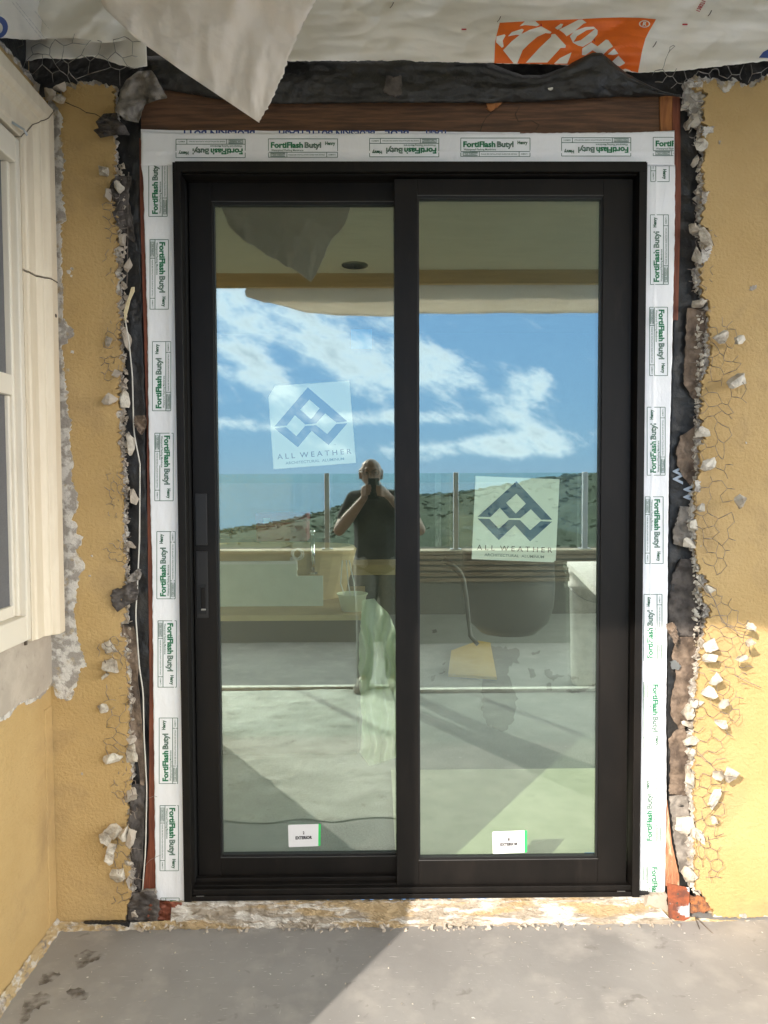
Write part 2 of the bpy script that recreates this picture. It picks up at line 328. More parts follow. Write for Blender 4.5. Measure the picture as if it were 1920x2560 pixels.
# ================================================================== FLOOR and GROUND
ZF = P(960, 2322, -.03).z
print('floor z', ZF)
mb = MB(); nx_, ny2 = 90, 70
x0, x1, ya, yb = -3.3, 3.8, .13, -4.25
for i in range(nx_+1):
    for j in range(ny2+1):
        mb.v.append(Vector((x0+(x1-x0)*i/nx_, ya+(yb-ya)*j/ny2, ZF)))
for i in range(nx_):
    for j in range(ny2): k = i*(ny2+1)+j; mb.f.append((k, k+1, k+ny2+2, k+ny2+1)); mb.m.append(0)
# patio concrete with scuffs, chalky scratches and damp spots
m = bpy.data.materials.new('patio_concrete_worn'); m.use_nodes = True; t = m.node_tree; b = t.nodes['Principled BSDF']; b.inputs['Roughness'].default_value = .62
co = t.nodes.new('ShaderNodeTexCoord')
def nnoise(sc, det=6, stretch=None, rot=0, dist=0):
    n = t.nodes.new('ShaderNodeTexNoise'); n.inputs['Scale'].default_value = sc; n.inputs['Detail'].default_value = det; n.inputs['Distortion'].default_value = dist
    mpn = t.nodes.new('ShaderNodeMapping'); mpn.inputs['Scale'].default_value = stretch or (1, 1, 1); mpn.inputs['Rotation'].default_value = (0, 0, rot)
    t.links.new(co.outputs['Object'], mpn.inputs[0]); t.links.new(mpn.outputs[0], n.inputs[0]); return n.outputs[0]
def nrange(s_, a, b_, c=0, d=1):
    r = t.nodes.new('ShaderNodeMapRange'); r.inputs[1].default_value = a; r.inputs[2].default_value = b_; r.inputs[3].default_value = c; r.inputs[4].default_value = d; t.links.new(s_, r.inputs[0]); return r.outputs[0]
def nmix(f_, a, c):
    q = t.nodes.new('ShaderNodeMix'); q.data_type = 'RGBA'; t.links.new(f_, q.inputs[0])
    if isinstance(a, tuple): q.inputs[6].default_value = (*a, 1)
    else: t.links.new(a, q.inputs[6])
    q.inputs[7].default_value = (*c, 1); return q.outputs[2]
c_ = nmix(nrange(nnoise(2.4), .38, .62), (.295, .288, .278), (.235, .229, .222))
c_ = nmix(nrange(nnoise(9, 8), .5, .72, 0, .7), c_, (.37, .355, .335))
c_ = nmix(nrange(nnoise(30, 3, (1, 9, 1), .5, .4), .69, .74, 0, .6), c_, (.66, .65, .62))
c_ = nmix(nrange(nnoise(26, 3, (8, 1, 1), .2, .3), .71, .76, 0, .5), c_, (.64, .63, .60))
c_ = nmix(nrange(nnoise(38, 2), .75, .77, 0, .8), c_, (.78, .77, .74))
c_ = nmix(nrange(nnoise(17, 4, None, 0, .6), .66, .74, 0, .5), c_, (.13, .12, .11))
t.links.new(c_, b.inputs[0])
bn = t.nodes.new('ShaderNodeBump'); bn.inputs['Strength'].default_value = .3; bn.inputs['Distance'].default_value = .003; t.links.new(nnoise(40, 6), bn.inputs['Height']); t.links.new(bn.outputs[0], b.inputs['Normal'])
fl = mb.build('patio_floor', m, fix=False); tag(fl, kind='structure')
for p in fl.data.polygons: pass
# footprints of damp on the shaded left floor
def stain(pts, lab, seed):
    q = [PZ(u, v, ZF+.003) for u, v in jag(pts, 6, 7, seed, fs=.05)]
    o = MB().add(q, [tuple(range(len(q)))]).build('damp_stain', M['stain'], fix=False); tag(o, lab, 'stain', 'damp footprints on the shaded floor')
m = bpy.data.materials.new('damp_print'); m.use_nodes = True; t = m.node_tree; b = t.nodes['Principled BSDF']; co = t.nodes.new('ShaderNodeTexCoord')
b.inputs['Base Color'].default_value = (.085, .07, .062, 1); b.inputs['Roughness'].default_value = .5
t.links.new(nrange(nnoise(34, 6), .40, .66, 0, .62), b.inputs['Alpha']); M['stain'] = m
stain([(185, 2390), (215, 2378), (250, 2376), (262, 2386), (235, 2400), (222, 2415), (192, 2425), (188, 2408)], 'uppermost damp footprint, nearest the curb by the left corner', 1)
stain([(95, 2452), (120, 2430), (152, 2426), (155, 2440), (130, 2456), (102, 2460)], 'small damp patch between two larger footprints near the left wall', 2)
stain([(45, 2530), (60, 2500), (110, 2478), (130, 2490), (125, 2510), (85, 2525), (75, 2550), (50, 2560), (40, 2548)], 'largest damp footprint, in the bottom left corner of the floor', 3)
stain([(165, 2478), (195, 2470), (222, 2480), (215, 2496), (175, 2498)], 'short damp heel mark right of the largest footprint', 4)

# ================================================================== REAR WALL stucco (left and right pieces)
YS = 0.0; TH = .034
XW = -1.186       # the return wall meets the rear wall here
print('return wall x', XW)
Ledge = [(100, 243, 0), (145, 243, 7), (162, 220, 7), (197, 208, 5), (249, 214, 5), (289, 223, 5), (284, 260, 5), (281, 324, 5), (284, 405, 7), (281, 457, 7), (289, 558, 7), (291, 596, 7), (286, 640, 7), (289, 685, 8), (294, 764, 6), (299, 843, 6), (300, 906, 6), (299, 954, 7), (299, 1001, 7), (291, 1039, 7), (299, 1089, 7), (296, 1127, 7), (304, 1158, 5), (305, 1253, 4), (308, 1316, 4), (307, 1380, 6), (311, 1443, 6), (304, 1481, 6), (312, 1522, 6), (299, 1576, 7), (313, 1617, 7), (319, 1687, 5), (321, 1774, 4), (319, 1843, 4), (325, 1904, 5), (323, 1956, 6), (310, 1999, 6), (319, 2051, 6), (323, 2099, 6), (319, 2164, 6), (325, 2229, 5), (312, 2294, 0), (312, 2310, 0), (100, 2310, 0)]
wl = thing('stucco_wall', 'tall strip of yellow stucco between the cream window trim and the door', 'wall', (XW, 0, ZF))
mb = MB(); prism(mb, jag([(p[0], p[1], p[2]*1.5) for p in Ledge], 4, 6, 1), YS, YS+.014)
mb.build('stucco_coat', M['stucco'], wl)
def shift(pts, dx, dy=0): return [(p[0]+dx, p[1]+dy, *(p[2:])) for p in pts]
inner = [((p[0]+9 if 270 < p[0] < 340 and 230 < p[1] < 2290 else p[0]), (p[1]-6 if p[1] < 230 else p[1]), (8 if 200 < p[1] < 2290 and p[0] > 110 else 0)) for p in Ledge]
mb = MB(); prism(mb, jag(inner, 4, 8, 5, fs=.09), YS+.0145, YS+.030)
mb.build('broken_base_coat', M['crust'], wl)
# crumbly strip exposed beside the window trim
crust = [(120, 240, 0), (140, 262, 3), (158, 300, 6), (150, 340, 6), (160, 400, 5), (152, 463, 5), (165, 549, 5), (152, 560, 5), (155, 685, 5), (158, 789, 5), (184, 837, 5), (155, 868, 5), (165, 970, 5), (171, 1033, 5), (179, 1060, 4), (174, 1095, 4), (182, 1158, 4), (176, 1202, 4), (195, 1234, 4), (193, 1272, 4), (177, 1300, 3), (193, 1310, 3), (190, 1335, 3), (207, 1342, 3), (202, 1364, 3), (187, 1373, 3), (215, 1418, 4), (196, 1443, 4), (190, 1506, 5), (183, 1522, 4), (190, 1585, 4), (217, 1668, 3), (200, 1672, 4), (191, 1713, 4), (176, 1750, 4), (143, 1747, 3), (128, 1708, 0), (120, 1700, 0)]
mb = MB(); prism(mb, jag(crust, 4, 5, 9, fs=.14), YS-.0035, YS+.001)
mb.build('chipped_patch', M['crust'], wl)
for k, (x, y, r) in enumerate([(172, 680, 5), (180, 672, 4), (178, 690, 3), (181, 880, 4), (169, 925, 4), (205, 2335-400, 3), (230, 1390, 3), (224, 1440, 3)]):
    mb = MB(); prism(mb, jag([(x-r, y-r), (x+r, y-r*.8), (x+r*.7, y+r), (x-r*.9, y+r*.6)], 2, 1.5, k, fs=.5), YS-.0012, YS+.001); mb.build('paint_chip', M['crust'], wl)
# hairline crack near the top
cr = [(163, 254), (180, 262), (200, 270), (215, 280), (238, 284), (252, 292)]
mb = MB()
for a, b in zip(cr, cr[1:]): prism(mb, [(a[0], a[1]), (b[0], b[1]), (b[0], b[1]+1.6), (a[0], a[1]+2.2)], YS-.0009, YS+.001)
mb.build('hairline_crack', M['crack'], wl)

Redge = [(1763, 233, 7), (1759, 321, 5), (1763, 385, 5), (1761, 480, 5), (1755, 559, 5), (1772, 575, 5), (1778, 619, 6), (1753, 685, 6), (1755, 717, 5), (1772, 765, 6), (1775, 800, 5), (1778, 879, 5), (1775, 917, 6), (1756, 958, 6), (1758, 996, 5), (1753, 1044, 6), (1769, 1085, 6), (1750, 1123, 5), (1750, 1180, 6), (1739, 1221, 5), (1742, 1306, 5), (1740, 1385, 5), (1750, 1433, 6), (1768, 1450, 6), (1753, 1489, 5), (1775, 1517, 5), (1769, 1574, 5), (1750, 1621, 5), (1750, 1678, 5), (1742, 1732, 5), (1736, 1796, 5), (1737, 1875, 4), (1734, 1970, 4), (1740, 2049, 4), (1735, 2100, 5), (1740, 2152, 5), (1737, 2215, 5), (1756, 2230, 5), (1773, 2263, 5), (1791, 2291, 3)]
Rtop = [(2600, 195, 0), (1920, 195, 6), (1873, 219, 6), (1835, 204, 7), (1813, 227, 7), (1797, 204, 6), (1740, 200, 5), (1733, 214, 5)]
wr = thing('stucco_wall', 'wide yellow stucco wall right of the door with a ragged broken edge', 'wall', (1.2, 0, ZF))
bot = [(1849, 2294, 2), (1920, 2291, 0), (2600, 2291, 0)]
mb = MB(); prism(mb, jag([(p[0], p[1], p[2]*1.5) for p in Rtop+Redge+bot], 4, 6, 21), YS, YS+.015)
mb.build('stucco_coat', M['stucco'], wr)
inn = [(p[0], p[1]-7, 8) for p in Rtop[1:-1]]+[(1712, 205, 6), (1712, 260, 6)]+[(p[0]-(12+6*math.sin(p[1]*.03)), p[1], 9) for p in Redge[1:-1]]
mb = MB(); prism(mb, jag([(2600, 190, 0)]+inn+[(1785, 2294, 3), (2600, 2294, 0)], 4, 8, 33, fs=.1), YS+.0155, YS+.033)
mb.build('broken_base_coat', M['crust'], wr)
for k, pts in enumerate([[(1793, 203), (1838, 203), (1830, 218), (1815, 232), (1805, 226), (1797, 214)], [(1760, 316), (1786, 316), (1784, 330), (1772, 332), (1764, 345), (1757, 338)], [(1755, 480), (1772, 478), (1768, 505), (1755, 512)], [(1754, 612), (1781, 612), (1775, 640), (1760, 660), (1753, 652)],
                         [(1874, 724), (1880, 714), (1892, 712), (1890, 720), (1880, 727)], [(1797, 351), (1802, 352), (1801, 360), (1798, 358)], [(1864, 1106), (1868, 1106), (1868, 1110), (1865, 1110)], [(1716, 206), (1758, 204), (1756, 216), (1720, 218)], [(1738, 1200), (1752, 1203), (1749, 1232), (1738, 1228)], [(1848, 2290), (1862, 2284), (1868, 2290), (1866, 2295)]]):
    mb = MB(); prism(mb, jag(pts, 3, 3, 40+k, fs=.25), YS-.003, YS+.001); mb.build('chipped_patch', M['crust'], wr)
# return wall on the left, with its window
rw = thing('return_wall', 'yellow stucco return wall at the far left carrying the cream-trimmed window', 'wall', (XW, -1, ZF))
YE = -1.815
TOPZ = 3.0
wy0 = -.30; wy1 = -1.5
def LX(u, v, x): return PX(u, v, x)
zt = P(125, 276, -.03).z; zb = P(165, 1578, -.03).z     # top and bottom of the window trim
XT = XW+.052
ZRT = PX(78, 203, XW).z
mb = MB(); mb.box((XW-.24, YE, ZF-.05), (XW, 0.03, zb+.02)); mb.box((XW-.24, YE, zt-.12), (XW, .0145, ZRT)); mb.box((XW-.24, YE, ZRT), (XW-.03, .0145, TOPZ+.1)); mb.box((XW-.24, -.17, zb+.02), (XW, .03, zt-.12)); mb.box((XW-.24, YE, zb+.02), (XW, wy1-.02, zt-.12))
mb.build('stucco_face', M['stucco'], rw)
mb = MB()
for i in range(70):
    y = .0-i*.011
    for j in range(5): mb.v.append(Vector((XW-.012+.016*math.sin(j*.785)+.004*fr(i, j, .6, 4), y, ZRT-.006+j*.007+.012*fr(i, 1, .5, 2))))
for i in range(69):
    for j in range(4): k = i*5+j; mb.f.append((k, k+1, k+6, k+5)); mb.m.append(0)
mb.build('broken_top_edge', M['crust'], rw, fix=False)
mb = MB(); mb.box((XW-.03, YE, ZRT-.01), (XW-.026, .0, TOPZ+.1)); mb.build('black_paper', M['blackpaper'], rw)
# cement patch below the window
q0 = PX(132, 1700, XW).z; qa = PX(5, 1775, XW); qb = PX(0, 1782, XW)
pts = [(-.0, zb+.06), (-.0, q0), (-.05, q0-.015), (-.1, q0-.018), (-.16, q0-.01), (-.22, q0+.0), (-.27, q0-.01), (-.33, q0-.012), (-.4, q0-.005), (-.55, q0-.01), (-.9, q0), (-1.5, q0), (-1.5, zb+.06)]
def yzpoly(mb, pts, xa, xb, mi=0, amp=.006, seed=3):
    out = []
    for i in range(len(pts)):
        a, b = pts[i], pts[(i+1) % len(pts)]; L = math.hypot(a[0]-b[0], a[1]-b[1]); k = max(1, int(L/.006)) if amp else 1
        for j in range(k): t_ = j/k; y = a[0]+(b[0]-a[0])*t_; z = a[1]+(b[1]-a[1])*t_; out.append((y, z+(fr(y*100, z*100, .35, seed)*amp if amp else 0)))
    k = len(mb.v); n = len(out); mb.v += [Vector((xa, y, z)) for y, z in out]+[Vector((xb, y, z)) for y, z in out]
    mb.f += [tuple(range(k, k+n)), tuple(range(k+2*n-1, k+n-1, -1))]+[(k+i, k+n+i, k+n+(i+1) % n, k+(i+1) % n) for i in range(n)]; mb.m += [mi]*(n+2)
mb = MB(); yzpoly(mb, [(y, z-.012) if z < zb else (y, z) for y, z in pts], XW-.01, XW+.003, amp=.010); mb.build('chipped_edge', M['crust'], rw)
mb = MB(); yzpoly(mb, pts, XW-.01, XW+.006, amp=.004, seed=8); mb.build('cement_patch', M['patch'], rw)
mb = MB(); mb.box((XW-.002, -.055, ZF+.04), (XW+.0035, -.001, zb-.25)); mb.build('corner_render', M['stucco'], rw, bevel=.003)

# window in the return wall : moulded trim around a vinyl frame
wi = thing('window', 'cream window with wide moulded trim and dark panes on the left wall', 'window', (XW, -.7, zb))
prof = [(-.028, .0), (-.028, .058), (-.033, .065), (-.074, .066), (-.086, .060), (-.092, .048), (-.100, .047), (-.108, .038), (-.112, .033), (-.156, .033), (-.162, .028), (-.180, .028), (-.180, 0)]   # (y along wall, proud of wall)
pb = MB(); za, zm, zc = zb, P(110, 670, -.1).z, zt
def trimseg(zlo, zhi, mitre_top, dz=0):
    mb = MB(); k = 0; n = len(prof); lo = []; hi = []
    for y, x in prof:
        off = (-y-.03)
        lo.append(Vector((XW+x, y, zlo))); hi.append(Vector((XW+x, y, (zhi-off if mitre_top else zhi+off*dz))))
    mb.v = lo+hi; mb.f = [(i, i+1, n+i+1, n+i) for i in range(n-1)]+[tuple(range(n)), tuple(range(2*n-1, n-1, -1))]; mb.m = [0]*len(mb.f); return mb
z_crack = P(139, 707, -.03).z
trimseg(za, z_crack-.0015, False).build('side_trim', M['trim'], wi, bevel=.003)
trimseg(z_crack+.0015, zc, True).build('side_trim', M['trim'], wi, bevel=.003)
# head trim: the same profile swept along the wall, mitred
mb = MB(); n = len(prof)
for y, x in prof: mb.v.append(Vector((XW+x+.001, y-.001, zc-(-y-.03))))
for y, x in prof: mb.v.append(Vector((XW+x+.001, -1.55, zc-(-y-.03))))
mb.f = [(i, i+1, n+i+1, n+i) for i in range(n-1)]+[tuple(range(n)), tuple(range(2*n-1, n-1, -1))]; mb.m = [0]*len(mb.f); mb.build('head_trim', M['trim'], wi, bevel=.003)
# joint lines
mb = MB(); mb.tube([(XW+x+.0012, y, zc-(-y-.03)) for y, x in prof[1:-1]], .0010, 4); mb.build('open_joint', M['crack'], wi); mb = MB(); mb.tube([(XW+x+.0002, y, z_crack-.03*(-y-.03)) for y, x in prof[1:-1]], .0010, 4); mb.build('open_joint', M['crack'], wi)
mb = MB(); mb.box((XW-.01, -.190, zb-.01), (XW+.012, -.1805, zt-.15)); mb.build('dark_gap', M['crack'], wi)
# nail, small hole
mb = MB(); yn = -.2; zn = PX(30, 306, XW+.03).z; mb.tube([(XW+.03, -.235, zn), (XW+.045, -.195, zn-.002), (XW+.050, -.185, zn-.014)], .0035, 6); mb.build('bent_nail', M['steel'], wi)
mb = MB(); pz = PX(104, 782, XW+.04); mb.lathe([(0, 0), (.006, 0), (.006, .001), (0, .001)], (0, 0, 0), 10); mb.v = [Vector((XW+.0665+v.z, -.055+v.x, pz.z+v.y)) for v in mb.v]; mb.build('screw_hole', M['crack'], wi)
# vinyl frame and sashes
fz0, fz1 = zb+.01, zt-.165
def fbox(mb, y0, y1, z0, z1, x0, x1): mb.box((XW+x0, y0, z0), (XW+x1, y1, z1))
mb = MB(); fbox(mb, -.216, -.1905, fz0, fz1, -.05, .030); fbox(mb, -1.5, -1.44, fz0, fz1, -.05, .02); fbox(mb, -1.44, -.2165, fz0, fz0+.075, -.05, .030); fbox(mb, -1.44, -.2165, fz1-.075, fz1, -.05, .030); mb.build('frame', M['vinyl'], wi, bevel=.004)
zr = PX(10, 960, XW).z
mb = MB(); fbox(mb, -.232, -.2170, fz0+.0755, fz1-.0755, -.05, .012); fbox(mb, -1.4, -.2325, zr-.03, zr+.03, -.05, .012); fbox(mb, -1.4395, -1.4005, fz0+.0755, fz1-.0755, -.05, .002); mb.build('sash', M['vinyl'], wi, bevel=.003)
mb = MB(); fbox(mb, -.245, -.2325, fz0+.0755, zr-.0305, -.05, .004); fbox(mb, -1.4, -.2455, fz0+.0755, fz0+.11, -.05, .004); mb.build('sash', M['vinyl'], wi, bevel=.003)
mb = MB(); fbox(mb, -1.4, -.2325, zr+.0305, fz1-.0755, -.03, -.006); mb.build('pane', M['screen'], wi)
mb = MB(); fbox(mb, -1.4, -.2455, fz0+.1105, zr-.0305, -.03, -.006); mb.build('pane', M['screen'], wi)

# ================================================================== CURB below the door
cu = thing('door_curb', 'broken cream and white stucco curb under the sliding door', 'curb', (0, 0, ZF))
def rough_block(name, pts_top, pts_bot, yf, m_, parent, nu=260, nv=22, amp=.006, seed=1, jt=2, jb=2):
    mb = loft(pts_top, pts_bot, nu, nv, lambda u, v: yf(u, v)+fr(u, v*1.6, .035, seed, 6)*amp, jt, jb, seed)
    return mb.build(name, m_, parent, smooth=False, fix=False)
def ycurb(u, v):
    t_ = (v-2248)/70.0
    return .028-.050*min(1, max(0, t_))**.6 - (.008 if 2276 < v < 2300 else 0)*max(0, 1-abs(v-2288)/12)
rough_block('broken_face', [(430, 2252), (700, 2250), (1100, 2247), (1622, 2238)], [(425, 2322), (700, 2324), (1100, 2324), (1700, 2326)], ycurb, M['curb'], cu, amp=.010, jb=5)
rough_block('mortar_bed', [(440, 2256), (1600, 2249)], [(440, 2268), (1600, 2262)], lambda u, v: .014+.0004*(v-2250), M['patch'], cu, nv=10, amp=.009, seed=4, jb=9)
bl = thing('wall_base_band', 'chipped tan band at the foot of the left yellow strip', 'wall base', (-1, 0, ZF))
rough_block('band', [(134, 2303), (300, 2308), (440, 2300)], [(125, 2328), (300, 2336), (440, 2330)], lambda u, v: -.012-.0004*(v-2300), M['base'], bl, nu=110, nv=10, amp=.006, seed=7, jb=4)
mb = MB(); prism(mb, jag([(208, 2307), (300, 2305), (324, 2308), (322, 2318), (300, 2312), (215, 2310)], 4, 2, 3, fs=.2), -.022, -.01); mb.build('tar_smear', M['blackpaper'], bl)
br = thing('wall_base_band', 'sunlit ochre band at the foot of the right yellow wall', 'wall base', (1.3, 0, ZF))
rough_block('band', [(1622, 2262), (1700, 2290), (1791, 2299), (1850, 2302), (2100, 2298), (2600, 2298)], [(1622, 2328), (1700, 2330), (1850, 2326), (2600, 2330)], lambda u, v: -.006-.0003*(v-2300), M['base'], br, nu=200, nv=12, amp=.006, seed=9, jt=2, jb=3)
# base strip along the return wall
bs = thing('wall_base_band', 'dirty brown strip along the foot of the left return wall', 'wall base', (XW, -.3, ZF))
mb = MB()
for i in range(90):
    for j in range(5):
        y = -.0-i*.011; h = (0, .006, .014, .022, .03)[j]; x = XW+(.020, .016, .013, .008, .0)[j]+abs(fr(i, j, .5, 2))*.008; mb.v.append(Vector((x, y, ZF+h+(fr(i, 7, .4, 3)*.006 if j == 4 else 0))))
for i in range(89):
    for j in range(4): k = i*5+j; mb.f.append((k, k+1, k+6, k+5)); mb.m.append(0)
mb.build('band', M['base'], bs, fix=False)

# ================================================================== SLIDING DOOR
dr = thing('sliding_door', 'black bronze two-panel sliding glass door between white flashing tapes', 'door', (0, 0, 0))
X0, X1 = -.762, .762; ZT = 2.42; DB = .135
def bx(mb, a, b): mb.box(a, b)
sw = P(452, 700, 0).x-P(441, 700, 0).x  # outer strip ~
SW = .0255
fr_ = MB()
fr_.box((X0, 0, 0), (X0+SW, DB, ZT)); fr_.build('jamb', M['alu'], dr, bevel=.0012); fr_ = MB(); fr_.box((X1-SW, 0, 0), (X1, DB, ZT)); fr_.build('jamb', M['alu'], dr, bevel=.0012)
zh = P(960, 429, 0).z
mb = MB(); mb.box((X0+.009, -.0025, zh), (X1-.004, .012, ZT+.0015)); mb.build('head_trim', M['alu'], dr, bevel=.0012)
mb = MB(); mb.box((X0+SW, .020, zh-.003), (X1-SW, DB, ZT)); mb.box((X0+SW, .060, P(960, 446, .06).z), (X1-SW, DB, zh-.0035)); mb.build('head', M['alu'], dr, bevel=.0015)
# inner jamb steps
mb = MB(); mb.box((X0+SW+.0005, .045, .03), (P(484, 1400, .075).x-.004, DB, zh-.02)); mb.build('track_jamb', M['gasket'], dr); mb = MB(); mb.box((P(1574, 2100, .03).x+.006, .050, .03), (X1-SW-.0005, DB, zh-.02)); mb.build('track_jamb', M['gasket'], dr)
# sill: stepped track
zs1 = P(700, 2219, .02).z; zs2 = P(700, 2241, .0).z; zsl = P(700, 2194, .06).z
mb = MB(); mb.box((X0+SW, .004, -.0), (X1-SW, .03, zs2)); mb.box((X0+SW, .012, zs2), (X1-SW, .10, zs1)); mb.build('sill', M['alu'], dr, bevel=.0015)
mb = MB(); mb.box((X0+SW, .030, zs1), (P(990, 2200, .03).x, .070, zs1+.004)); mb.box((X0+SW, .052, zs1+.004), (P(990, 2200, .03).x, .070, zsl+.004)); mb.box((X0+SW, .072, 0), (X1-SW, DB, zs1+.012)); mb.build('sill_track', M['alu'], dr, bevel=.001)
mb = MB(); mb.box((P(490, 2236, .003).x, .0025, zs2+.0006), (P(510, 2236, .003).x, .006, zs2+.0022)); mb.build('weep_cover', M['steel'], dr); mb = MB(); mb.box((P(1543, 2230, .003).x, .0025, zs2+.0026), (P(1563, 2230, .003).x, .006, zs2+.0045)); mb.build('weep_cover', M['steel'], dr)
def sash(name, lab, yf, L, R_, T, B, gl, gr, gt, gb, gy):
    s = thing(name, None, None, (L, yf, B)); s.parent = dr; s.location = Vector((L, yf, B)); s['label'] = lab
    D = .038
    def add(mb, nm, mt=M['alu'], bv=.0012):
        o = mb.build(nm, mt, None, bevel=bv); o.parent = s; o.matrix_parent_inverse = Matrix.Translation(-Vector((L, yf, B))); return o
    mb = MB(); mb.box((L, yf, B), (gl, yf+D, T)); add(mb, 'stile')
    mb = MB(); mb.box((gr, yf, B), (R_, yf+D, T)); add(mb, 'stile')
    mb = MB(); mb.box((gl+.0006, yf+.0008, gt), (gr-.0006, yf+D, T)); add(mb, 'top_rail')
    mb = MB(); mb.box((gl+.0006, yf+.0008, B), (gr-.0006, yf+D, gb)); add(mb, 'bottom_rail')
    e = .006
    mb = MB(); mb.box((gl+.0003, yf+.006, gb), (gl+e, gy+.004, gt)); mb.box((gr-e, yf+.006, gb), (gr-.0003, gy+.004, gt)); mb.box((gl+e, yf+.006, gt-e-.003), (gr-e, gy+.004, gt)); mb.box((gl+e, yf+.006, gb), (gr-e, gy+.004, gb+e)); add(mb, 'glazing_bead', M['gasket'], 0)
    mb = MB(); mb.box((gl-.001, yf-.0004, gt), (gr+.001, yf+.003, gt+.0022)); add(mb, 'bead_edge', M['alulight'], 0); mb = MB(); mb.box((gl-.001, yf-.0004, gb-.002), (gr+.001, yf+.003, gb)); add(mb, 'bead_edge', M['alulight'], 0)
    mb = MB(); mb.add([(gl+.002, gy, gb+.002), (gr-.002, gy, gb+.002), (gr-.002, gy, gt-.002), (gl+.002, gy, gt-.002)], [(0, 1, 2, 3)]); g1 = add(mb, 'glass_pane', M['glass1'], 0)
    an = .0035; c = (gl+gr)/2; hy = .014
    mb = MB(); mb.add([(gl+.002, gy+hy+(gl-c)*an-.0015, gb+.002), (gr-.002, gy+hy+(gr-c)*an-.0015, gb+.002), (gr-.002, gy+hy+(gr-c)*an+.0015, gt-.002), (gl+.002, gy+hy+(gl-c)*an+.0015, gt-.002)], [(0, 1, 2, 3)]); add(mb, 'glass_pane', M['glass2'], 0)
    return s
# fixed right panel (nearer) and sliding left panel (recessed)
yR = .030; yL = .075
rs = sash('door_panel', 'nearer right panel with one blue and white sticker', yR, P(989, 1400, yR).x, P(1573, 1400, yR).x, P(1300, 447, yR).z, P(1300, 2211, yR).z,
          P(1045, 1300, yR).x, P(1502, 1300, yR).x, P(1300, 489, yR).z, P(1300, 2148, yR).z, GR)
ls = sash('door_panel', 'recessed left sliding panel with the handle', yL, P(485, 1400, yL).x, P(1030, 1400, yL).x, P(700, 450, yL).z, P(700, 2194, yL).z,
          P(540, 1300, yL).x, P(1003, 1300, yL).x, P(700, 504, yL).z, P(700, 2142, yL).z, GL)
# lock plates and pull on the left stile
def QX(u, v): return P(u, v, yL)
mb = MB()
for (u0, v0, u1, v1) in ((490, 1234, 517, 1363), (493, 1378, 519, 1545)):
    a, b = QX(u0, v1), QX(u1, v0); mb.box((a.x, yL-.0036, a.z), (b.x, yL+.001, b.z))
o = mb.build('lock_plate', mat('satin_plate', (.016, .015, .015), rough=.4, spec=.4), dr, bevel=.0015)
mb = MB(); a, b = QX(496, 1534), QX(517, 1461); mb.box((a.x, yL-.0048, a.z), (b.x, yL-.001, b.z)); o = mb.build('pull_recess', M['gasket'], dr, bevel=.0015)
mb = MB(); mb.box((a.x+.011, yL-.009, a.z+.018), (b.x-.003, yL-.004, b.z-.010)); mb.build('pull_grip', M['alu'], dr, bevel=.002)
mb = MB(); mb.box((a.x+.011, yL-.0095, a.z+.012), (b.x-.003, yL-.0048, a.z+.0175)); mb.build('latch', M['steel'], dr, bevel=.001)

# stickers on the inside face of the glass
def bil(c, a, b):
    (x0, y0), (x1, y1), (x2, y2), (x3, y3) = c   # TL TR BR BL
    return ((1-b)*((1-a)*x0+a*x1)+b*((1-a)*x3+a*x2), (1-b)*((1-a)*y0+a*y1)+b*((1-a)*y3+a*y2))
SRC = [(522, 167), (1103, 188), (1078, 762), (495, 740)]   # the right sticker's own corners as measured
ex = Vector((581, 21)); ey = Vector((-27, 573)); det = ex.x*ey.y-ex.y*ey.x
def unit(x, y): dx, dy = x-522, y-167; return ((dx*ey.y-dy*ey.x)/det, (ex.x*dy-ex.y*dx)/det)
UP = [(537, 447), (625, 450), (690, 385), (755, 457), (832, 457), (905, 395), (975, 467), (1052, 467), (805, 203)]
DI = [(805, 288), (870, 357), (800, 425), (732, 352)]
DN = [(537, 460), (618, 462), (683, 530), (752, 468), (830, 470), (900, 540), (972, 477), (1052, 480), (900, 617), (793, 505), (683, 608)]
def sticker(c, y, cut, lab):
    s = thing('window_sticker', lab, 'sticker', P(*c[3], y), 'square logo stickers on the door glass')
    f = lambda a, b, dy=0: P(*bil(c, a, b), y-dy)
    out = [(0, 0), (1, 0), (1, 1), (0, 1)]
    if cut == 'TL': out = [(.09, 0), (1, 0), (1, 1), (0, 1), (0, .13)]
    else: out = [(0, 0), (1, 0), (1, .975), (.97, 1), (0, 1)]
    MB().add([f(*p) for p in out], [tuple(range(len(out)))]).build('backing', M['sticker'], s, fix=False)
    mb = MB()
    for poly in (UP, DN): mb.add([f(*unit(*p), .0006) for p in poly], [tuple(range(len(poly)))])
    mb.add([f(*unit(*p), .0010) for p in DI], [(0, 1, 2, 3)], 1)
    mb.build('emblem', [M['logo'], M['sticker']], s, fix=False)
    mb = MB()
    x = .05
    fn = lambda a, b: f(a, 1-b, .0006)
    put_text(mb, 'A L L', .055, .115, .062, .215, fn, 0, .004); put_text(mb, 'W E A T H E R', .33, .115, .062, .625, fn, 0, .004)
    put_text(mb, 'ARCHITECTURAL  ALUMINUM', .15, .045, .032, .71, fn, 1, .01)
    put_text(mb, 'TM', .745, .235, .012, .03, fn, 1)
    mb.build('lettering', [M['textink'], M['smallink']], s, fix=False)
sticker([(669, 966), (873, 952), (890, 1157), (684, 1173)], GL+.004, 'TL', 'pale blue logo sticker on the left glass, one corner folded away, washed by sky reflection')
sticker([(1189, 1190), (1399, 1198), (1389, 1406), (1179, 1398)], GR+.004, 'BR', 'navy and mint logo sticker on the right glass in front of the hillside')
